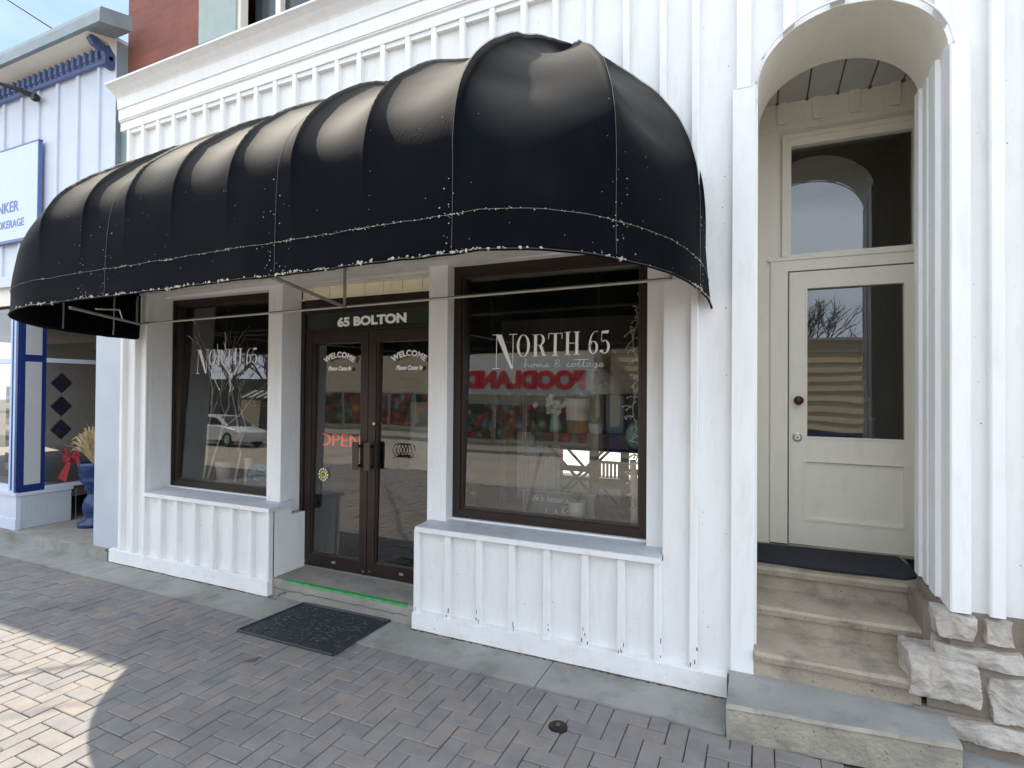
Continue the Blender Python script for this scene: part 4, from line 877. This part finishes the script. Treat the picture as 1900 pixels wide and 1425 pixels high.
for dx,dz in ((-.16,-.24),(-.08,-.26)):
    c0=Vector((UX-.13,UY-.18,.90)); A_=c0+Vector((dx,-.02,dz)); g.add([c0+Vector((-.03,0,0)),c0+Vector((.03,0,0)),A_+Vector((.045,0,0)),A_+Vector((-.045,0,.02))],[(0,1,2,3)],redm)
g.blob((UX-.13,UY-.19,.90),.03,redm,1); tag(g.build('ribbon_bow'),'red ribbon bow tied to the front of the blue urn planter','bow')
# cable and insulator
g=MB(); g.tube([(-7.30,3.36,4.93),(-7.42,3.24,4.99),(-7.6,3.1,5.05)],.030,wire,8,.018); g.tube([(-7.6,3.1,5.05),(-8.2,2.7,5.25),(-9.4,1.8,5.8),(-12,0,6.9)],.014,wire,6); g.lathe([(.001,-.05),(.04,-.045),(.045,-.01),(.03,.02)],(-7.29,3.34,4.92),wire,12,'y')
tag(g.build('service_cable'),'black service cable entering the neighbour wall through a round fitting','cable')
g=MB(); A_,B_=Vector((-6.95,3.3,5.54)),Vector((-7.85,3.0,6.15)); g.tube([(-6.6,3.6,5.33),(-7.05,3.5,5.62),(-9.5,2.6,7.3),(-14,1,10)],.009,wire,5); tag(g.build('overhead_wire'),'thin overhead wire crossing the sky above the neighbour gutter','cable')
# ================================================================ SHOP DISPLAY
# right window
def rec(g,p,d,l,r,depth,rng,m,spread=.45,n=3,shr=.68):
    e=p+d*l; mid=p+d*l*.5+Vector((rng.gauss(0,1),rng.gauss(0,1),rng.gauss(0,1)))*l*.05
    g.tube([p,mid,e],r,m,4,r*.7)
    if depth==0: return
    for k in range(n):
        nd=(d+Vector((rng.gauss(0,1),rng.gauss(0,1),rng.gauss(0,.6)))*spread+Vector((0,0,.15))).normalized(); rec(g,p+(e-p)*rng.uniform(.55,1),nd,l*rng.uniform(shr-.12,shr+.1),r*.62,depth-1,rng,m,spread,n,shr)
TT=thing('twig_tree','ornamental bare twig tree on a slim trunk in the right display window','twig tree',(-1.87,4.0,.745))
g=MB(); g.tube([(-1.88,4.0,.745),(-1.87,4.0,1.1),(-1.86,4.0,1.42)],.030,bark,8,.018); g.build('trunk',TT)
g=MB(); rg=random.Random(8)
for k in range(34):
    a=rg.uniform(0,6.28); d=Vector((math.cos(a)*.42,math.sin(a)*.35,1)).normalized(); rec(g,Vector((-1.86,4.0,1.38)),d,rg.uniform(.22,.34),.0045,2,rg,twig,.16,2,.7)
g.build('twigs',TT)
TB=thing('folding_table','dark wooden plant table on crossed iron legs in the right display window','table',(-1.3,4.25,.745))
g=MB(); g.box(-1.68,-.88,4.10,4.50,1.375,1.405,woodm); g.build('tabletop',TB)
for s_ in (4.14,4.46):
    for a,b in ((-1.62,-1.0),(-1.0,-1.62)):
        g=MB(); g.tube([(a,s_,1.375),(b,s_,.75)],.012,ironm,6); g.build('leg',TB)
g=MB(); g.box(-1.66,-.90,4.11,4.14,1.30,1.375,woodm); g.build('apron',TB)
V=thing('pleated_cloth','pale pleated cloth hanging behind the crossed table legs in the right window','cloth',(-1.3,4.6,.745))
g=MB(); n=90; vs=[]
for i in range(n+1):
    x=-2.02+.42*i/n; y=4.60+.018*math.sin(i*1.25)+.008*math.sin(i*.47); vs+=[(x,y,.748),(x,y*.999,1.36)]
g.add(vs,[(2*i,2*i+2,2*i+3,2*i+1) for i in range(n)],greypaint); g.build('drape',V,smooth=True)
V=thing('flower_vase','glass vase of round white flowers on the left of the display table','vase',(-1.51,4.2,1.405))
g=MB(); g.lathe([(.045,0),(.05,.05),(.035,.13),(.045,.15)],(-1.51,4.2,1.405),aqua,16); g.build('vase_body',V,smooth=True)
g=MB(); rg=random.Random(2)
for k in range(26):
    g.blob((-1.51+rg.gauss(0,.045),4.18+rg.gauss(0,.03),1.625+rg.gauss(0,.028)),rg.uniform(.018,.03),petal,1,.3)
g.build('flower_heads',V)
V=thing('two_tone_pot','cream pot with tan base holding a plant, centre of the display table','plant pot',(-1.325,4.2,1.405))
g=MB(); g.lathe([(.08,0),(.088,.10)],(-1.325,4.2,1.405),tanm,20); g.lathe([(.089,.10),(.095,.27),(.088,.27),(.08,.22),(.001,.22)],(-1.325,4.2,1.405),ceram,20); g.build('pot_body',V,smooth=False)
g=MB()
for k in range(30): a=rg.uniform(0,6.28); l=rg.uniform(.05,.11); g.tube([(-1.325,4.2,1.63),(-1.325+math.cos(a)*l*.9,4.2+math.sin(a)*l,1.63+l)],.006,leafg,4,.002)
g.build('leaves',V)
V=thing('succulent_pot','small pot of spiky succulent on the display table','plant pot',(-1.17,4.2,1.405))
g=MB(); g.lathe([(.05,0),(.06,.075),(.05,.07),(.001,.065)],(-1.17,4.2,1.405),greypaint,16); g.build('pot_body',V)
g=MB()
for k in range(28): a=rg.uniform(0,6.28); l=rg.uniform(.05,.10); g.tube([(-1.17,4.2,1.46),(-1.17+math.cos(a)*l*.7,4.2+math.sin(a)*l*.7,1.46+l)],.009,leafg,5,.001)
g.build('leaves',V)
V=thing('table_lamp','floral white lampshade standing behind the pots in the right window','lamp',(-1.22,4.6,1.405))
g=MB(); g.lathe([(.10,.30),(.25,.09),(.245,.09),(.095,.30)],(-1.28,4.62,1.62),mat('floral_shade',(.72,.73,.68),.7,.1,stain=(.18,.24,.28),stain_scale=14,stain_amt=.9),28); g.build('lamp_shade',V,smooth=True)
g=MB(); g.lathe([(.06,0),(.03,.05),(.015,.3),(.02,.42)],(-1.28,4.62,1.405),ceram,16); g.build('lamp_base',V)
V=thing('patterned_stool','grey patterned cloth panel standing at the right of the display table','cloth',(-1.04,4.35,1.405))
g=MB(); g.box(-1.12,-.98,4.30,4.34,1.406,1.70,chalk); g.build('cloth_panel',V)
V=thing('lake_sign','grey chalk sign reading Life is better at the LAKE standing in the right window','sign',(-1.37,3.86,.745))
g=MB(); g.box(-1.64,-1.09,3.88,3.895,.75,.975,chalk); g.build('board',V); g=MB(); g.box(-1.65,-1.08,3.875,3.90,.975,.987,greypaint); g.box(-1.652,-1.64,3.875,3.90,.748,.9745,greypaint); g.build('board_frame',V)
textmesh('lettering','Life is better at the',.062,vinyl2,facing(-1.60,3.878,.905),V,.0006,.86,.0005,.2); textmesh('lettering','LAKE',.12,vinyl2,facing(-1.48,3.878,.775),V,.0006,.9,.0005,.1)
V=thing('cream_jug','cream jug with a handle standing in front of the chalk sign','jug',(-1.2,3.83,.745))
g=MB(); g.lathe([(.06,0),(.062,.18),(.066,.20),(.058,.20),(.054,.02),(.001,.02)],(-1.2,3.81,.745),ceram,20); g.build('jug_body',V,smooth=True); g=MB(); g.tube([(-1.265,3.81,.90),(-1.30,3.81,.89),(-1.305,3.81,.84),(-1.265,3.81,.82)],.006,ceram,6); g.build('handle',V)
g=MB()
for k in range(14): a=rg.uniform(0,6.28); g.tube([(-1.2,3.81,.94),(-1.2+math.cos(a)*.05,3.81+math.sin(a)*.04,1.0+rg.random()*.04)],.006,leafg,4,.001)
g.build('leaves',V)
CH=thing('slatted_chair','brown slatted folding chair at the right of the display','chair',(-1.1,4.35,.745))
g=MB()
for k in range(8): g.box(-1.215+k*.03,-1.198+k*.03,4.22,4.235,1.06,1.17,woodm)
g.box(-1.22,-.975,4.218,4.238,1.17,1.19,woodm); g.build('backrest',CH)
for xx in (-1.21,-.985):
    g=MB(); g.tube([(xx,4.23,1.17),(xx+.02,4.25,.75)],.010,ironm,6); g.build('leg',CH)
g=MB(); g.box(-1.22,-.98,4.24,4.5,.97,.99,woodm); g.build('seat',CH)
for k,(xa,xb,c) in enumerate(((-2.13,-2.03,'leaning brown wooden stick at the left edge of the right window'),(-1.50,-1.62,'tall slanting wooden pole left of the display table'))):
    g=MB(); g.tube([(xa,3.86,1.25 if k==0 else 1.27),(xb,3.84,.75)],.012,woodm,6); tag(g.build('wooden_pole'),c,'pole')
g=MB(); g.lathe([(.001,-.004),(.022,-.002),(.03,.012),(.001,.014)],(-2.04,3.80,.93),ceram,14); tag(g.build('shell_dish'),'small white shell dish hanging low in the right window','dish')
V=thing('string_light_garland','pale twig garland with string lights hanging at the right window edge','garland',(-.80,3.80,1.6))
g=MB(); rg=random.Random(21)
P=[Vector((-.775+.03*math.sin(i*.9),3.80+.01*math.cos(i),2.42-i*.066)) for i in range(24)]; g.tube(P,.0045,bulb,5)
for i,p in enumerate(P[2:]):
    for q in range(3):
        d=Vector((rg.gauss(-.3,.8),rg.gauss(0,.3),rg.gauss(0,.6))).normalized()*rg.uniform(.03,.085); g.tube([p,p+d*.6+Vector((0,0,.01)),p+d],.0042,ceram,4); g.blob(p+d,.009,ceram,0)
g.build('garland_strand',V)
V=thing('aqua_lantern','round aqua glass float hanging at the right edge of the right window','glass float',(-.79,3.9,1.4))
g=MB(); g.blob((-.80,3.95,1.42),.085,aqua,3,0,(1,1,1.2)); g.build('float_body',V,smooth=True)
g=MB(); g.tube([(-.79,3.86,.75),(-.80,3.9,1.0),(-.83,3.93,1.25)],.04,ceram,8,.02); tag(g.build('driftwood_post'),'pale driftwood post standing in the right corner of the right window','driftwood')
# left window
V=thing('branch_arrangement','tall curling bare branches with tiny lights in the left display window','branches',(-5.0,4.0,.74))
g=MB(); rg=random.Random(4)
for k,(x_,d) in enumerate(((-5.25,Vector((.12,0,1))),(-5.2,Vector((.35,.05,1))),(-4.8,Vector((.1,.05,1))),(-5.15,Vector((.2,.1,1))))): rec(g,Vector((x_,3.88,.74)),d.normalized(),.62,.016,4,rg,twig if k==3 else bulb,.33,2,.72)
g.build('bare_branches',V)
V=thing('grass_planter','white pot with tall green grass in the left display window','planter',(-5.02,3.95,.74))
g=MB(); g.lathe([(.08,0),(.10,.24),(.09,.24),(.001,.22)],(-5.02,3.97,.74),ceram,20); g.build('pot_body',V)
g=MB()
for k in range(60): a=rg.uniform(0,6.28); l=rg.uniform(.2,.5); s_=rg.uniform(0,.12); g.tube([(-5.02,3.97,.96),(-5.02+math.cos(a)*s_*.5,3.97+math.sin(a)*s_*.5,.96+l*.6),(-5.02+math.cos(a)*s_,3.97+math.sin(a)*s_,.96+l)],.004,leafg,4,.001)
g.build('grass_blades',V)
V=thing('white_column_vase','slim white column vase in the left display window','vase',(-4.66,3.95,.74))
g=MB(); g.lathe([(.055,0),(.05,.02),(.045,.28),(.055,.30),(.001,.30)],(-4.66,3.95,.74),ceram,20); g.build('vase_body',V,smooth=True)
V=thing('welcome_sign','blue arched welcome sign at the right corner of the left window','sign',(-4.4,3.85,.74))
g=MB(); P=[(-4.59,.745),(-4.25,.745)]+[(-4.42+.17*math.cos(math.pi*i/10),.90+.11*math.sin(math.pi*i/10)) for i in range(11)]; g.yprism(P,3.86,3.88,bluesign); g.build('board',V)
textmesh('lettering','WELCOME',.06,vinyl2,facing(-4.42,3.858,.91),V,.0006,1,.001,0,'CENTER',1,arc=.25); textmesh('lettering','Please',.035,vinyl2,facing(-4.5,3.858,.84),V,.0006,.9,.0005,.3)
g=MB(); 
for k in range(4): g.box(-6.4+k*.0,-5.75,4.3+k*.22,4.34+k*.22,1.58,1.60,strawm)
g=MB()
for k in range(4): g.box(-5.55,-4.98,4.7+k*.16,4.72+k*.16,1.52+.02*k,1.54+.02*k,strawm)
g.box(-5.55,-5.53,4.7,5.2,1.53,1.55,strawm); g.box(-5.0,-4.98,4.7,5.2,1.53,1.55,strawm); tag(g.build('slatted_rack'),'pale slatted wooden rack standing behind the left window branches','rack')
# behind the door
V=thing('open_sign','red neon sign reading OPEN behind the left door glass','neon sign',(-3.57,4.0,1.26))
textmesh('letters','OPEN',.165,neon,facing(-3.82,4.0,1.205),V,.006,1.22,-.002,0,'LEFT',1.0)
V=thing('display_shelf','dark wooden cabinet just inside the left door','cabinet',(-3.6,4.2,.15))
g=MB(); g.box(-3.74,-3.48,3.95,4.5,.15,.86,woodm); g.box(-3.75,-3.45,3.93,4.52,.86,.89,woodm); g.build('cabinet_body',V)
g=MB(); g.box(-3.478,-3.46,3.97,4.48,.2,.82,opdark); g.build('cabinet_door',V)
V=thing('display_board','pale printed sampler board leaning inside the right door','board',(-2.85,4.4,.15))
g=MB(); g.box(-2.98,-2.80,4.3,4.33,1.0,1.62,greypaint); g.build('board',V)
# shelves deeper in the shop
for k,(x_,lab) in enumerate(((-5.3,'tall grey shelf unit against the left shop wall'),(-2.6,'tall wooden shelf unit deep inside behind the doors'),(-1.2,'low wooden shelf unit at the back of the shop behind the display'))):
    V=thing('shelf_unit',lab,'shelf',(x_,7.5,.15)); g=MB(); g.box(x_-.5,x_-.47,7.3,7.7,.15,2.0,woodm); g.build('side_panel',V); g=MB(); g.box(x_+.47,x_+.5,7.3,7.7,.15,2.0,woodm); g.build('side_panel',V)
    for q in range(5): g=MB(); g.box(x_-.469,x_+.469,7.31,7.69,.2+q*.42,.23+q*.42,woodm); g.build('shelf',V)
# ================================================================ ACROSS THE STREET (seen in the glass)
OY=-17.
GR=thing('grocery_store','long beige grocery store with red letters and produce posters across the street','building',(-12,-17.5,0))
g=MB(); g.box(-24.5,-6.7,-30,OY,0,2.15,opwall); g.box(-24.5,-6.7,-30,OY,2.15,5.2,opwall); g.build('wall',GR)
g=MB(); g.box(-15.2,-6.9,OY,OY+.25,2.45,4.35,opwhite); g.build('fascia',GR)
for k in range(10):
    x_=-23.2+k*1.62; g=MB(); g.box(x_,x_+1.5,OY+.001,OY+.05,.15,2.1,steel); w=g.build('window',GR); g=MB(); g.box(x_+.05,x_+1.45,OY+.05,OY+.06,.3,2.0,posters[(k*3+1)%4]); g.build('poster',w)
mt=Matrix.Translation((-7.25,OY+.27,2.80))@Matrix.Rotation(math.pi,4,'Z')@Matrix.Rotation(R(90),4,'X')
t=textmesh('lettering','FOODLAND',1.12,redc,mt,GR,.06,1.0,.06,0,'LEFT',1.0); t['label']='red letters reading FOODLAND'
HS=thing('tan_sided_building','tan lap-sided two-storey building with blue base across the street','building',(0,-19,0))
g=MB(); g.box(-6.3,5,-30,OY-.5,0,1.1,navy)
for k in range(9): g.xprism([(OY-.5,1.1+k*.42),(OY-.44,1.1+k*.42),(OY-.5,1.5+k*.42)],-6.3,5,opsid)
g.box(-6.3,5,-30,OY-.51,1.1,4.95,opsid); g.box(-6.4,5.1,-30,OY-.35,4.95,5.05,greypaint); g.build('wall',HS)
g=MB(); g.box(-5.8,-4.8,OY-.5,OY-.42,.3,2.6,opdark); g.build('door',HS)
DS=thing('dark_shop','low dark-fronted shop with striped canopy across the street','building',(-25,-18,0))
g=MB(); g.box(-40,-24.6,-30,OY-.3,0,3.7,opdark); g.build('wall',DS)
for k in range(6): g=MB(); g.box(-39+k*2.3,-37.4+k*2.3,OY-.3,OY-.25,.6,2.4,opglass if k%2 else opwall); g.build('window',DS)
g=MB()
for k in range(12): g.xprism([(OY-.3,3.0),(OY+.7,2.5),(OY+.7,2.47),(OY-.3,2.9)],-29+k*.3,-28.85+k*.3,opwhite if k%2 else opdark)
g.build('canopy',DS)
def bare_tree(x,y,h,seed,lab,w=.3):
    T=thing('bare_tree',lab,'tree',(x,y,0),'bare trees across the street'); g=MB(); g.tube([(x,y,0),(x+.1,y,h*.25),(x,y+.1,h*.42)],w,bark,8,w*.6); g.build('trunk',T)
    g=MB(); rg=random.Random(seed)
    for k in range(7):
        a=k*.9; rec(g,Vector((x,y+.1,h*(.28+.02*k))),Vector((math.cos(a)*.7,math.sin(a)*.7,1)).normalized(),h*.24,w*.32,4,rg,bark,.38,3,.72)
    g.build('crown',T)
for a in ((-27,-33,12,1,'leftmost bare tree rising behind the dark shop'),(-34,-31,13,2,'large bare tree far left behind the dark shop'),(-21,-32,11,3,'bare tree between the dark shop and the grocery roof'),(1.5,-32,11,4,'bare tree rising behind the tan sided building'),(-2,-34,10,6,'second bare tree behind the tan sided building'),(-44,-32,12,7,'bare tree far left beyond the end of the dark shop'),(-50,-33,13,8,'last bare tree at the far left end of the street')): bare_tree(*a)
# ---- cars
def make_car(label,paint,loc,rz,group='cars parked along the street'):
    K=thing('parked_car',label,'car',(0,0,0),group)
    # body: side profile (x forward, z), 4.5 m long
    side=[(-2.2,.30),(-2.25,.55),(-2.2,.85),(-2.05,1.0),(.75,1.02),(1.2,.98),(1.85,.86),(2.15,.72),(2.25,.5),(2.2,.28)]
    g=MB(); n=len(side); sec=[]
    for yy,sc in ((-.92,.0),(-.90,.03),(.90,.03),(.92,.0)): pass
    rings=[(-.80,1.0,.0),(-.91,.985,.04),(-.92,.96,.08)]
    ys=[-.92,-.86,-.5,0,.5,.86,.92]; sh=[.93,.985,1,1,1,.985,.93]
    vs=[];fs=[]
    for yy,s_ in zip(ys,sh): vs+=[(x_*(.985 if abs(yy)>.8 else 1)*(1-.03*(abs(yy)/.92)**4),yy,.30+(z_-.30)*s_) for x_,z_ in side]
    for j in range(len(ys)-1):
        for i in range(n): fs.append((j*n+i,j*n+(i+1)%n,(j+1)*n+(i+1)%n,(j+1)*n+i))
    fs+=[tuple(range(n))[::-1],tuple(range(6*n,7*n))]
    g.add(vs,fs,paint); g.build('body',K,smooth=False,bevel=.03)
    roof=[(-2.0,.99),(-1.75,1.33),(-1.3,1.50),(-.3,1.56),(.35,1.48),(1.15,1.0)]
    g=MB(); vs=[];fs=[]; n=len(roof)
    for yy,s_ in ((-.84,0),(-.66,1),(.66,1),(.84,0)):
        for x_,z_ in roof: vs.append((x_*(1 if s_ else 1.0),yy if z_<1.1 else yy*1.0 if s_ else yy*.90,z_ if s_ else 1.0+(z_-1.0)*.55))
    for j in range(3):
        for i in range(n-1): fs.append((j*n+i,j*n+i+1,(j+1)*n+i+1,(j+1)*n+i))
    fs+=[tuple(range(n))[::-1],tuple(range(3*n,4*n))]
    g.add(vs,fs,paint); g.build('cabin',K,smooth=False)
    for s_ in (-1,1):
        g=MB(); P=[(-1.75,1.06),(-1.5,1.34),(-.35,1.42),(-.35,1.06)]; g.add([(x_,s_*(.865-.12*(z_-1.0)/.45),z_) for x_,z_ in P],[(0,1,2,3)],carglass); P=[(-.29,1.06),(-.29,1.42),(.25,1.38),(.9,1.06)]; g.add([(x_,s_*(.865-.12*(z_-1.0)/.45),z_) for x_,z_ in P],[(0,1,2,3)],carglass); g.build('side_window',K)
    g=MB(); g.add([(1.14,-.72,1.03),(1.14,.72,1.03),(.40,.60,1.485),(.40,-.60,1.485)],[(0,1,2,3)],carglass); g.build('windscreen',K)
    for x_ in (-1.35,1.35):
        for s_ in (-1,1):
            g=MB(); g.lathe([(.20,-.10),(.33,-.10),(.345,-.06),(.345,.06),(.33,.10),(.20,.10)],(x_,s_*.84,.345),tyre,22,'y'); w=g.build('wheel',K); g=MB(); g.lathe([(.21,0),(.20,s_*.02),(.05,s_*.035),(.001,s_*.035)],(x_,s_*.925,.345),steel,14,'y'); g.build('rim',w)
    for s_ in (-1,1):
        g=MB(); g.blob((2.12,s_*.68,.72),.1,ceram,1,0,(.7,1.6,.6)); g.build('headlight',K)
    K.location=loc; K.rotation_euler=(0,0,rz); return K
c1=make_car('white hatchback parked across the street before the dark shop',carw,(0,0,0),0); c1.location=(-25.0,-12.4,-.136)
def carcopy(label,loc,rz,paint):
    c=copy_tree(c1); c['label']=label; c.location=loc; c.rotation_euler=(0,0,rz)
    for ch in [k for k in C.objects if k.parent==c]:
        if paint and ch.name.split('.')[0] in('body','cabin'):
            ch.material_slots[0].link='OBJECT'; ch.material_slots[0].material=paint
    return c
carcopy('dark car parked across the street left of the white hatchback',(-31.0,-12.4,-.136),0,card)
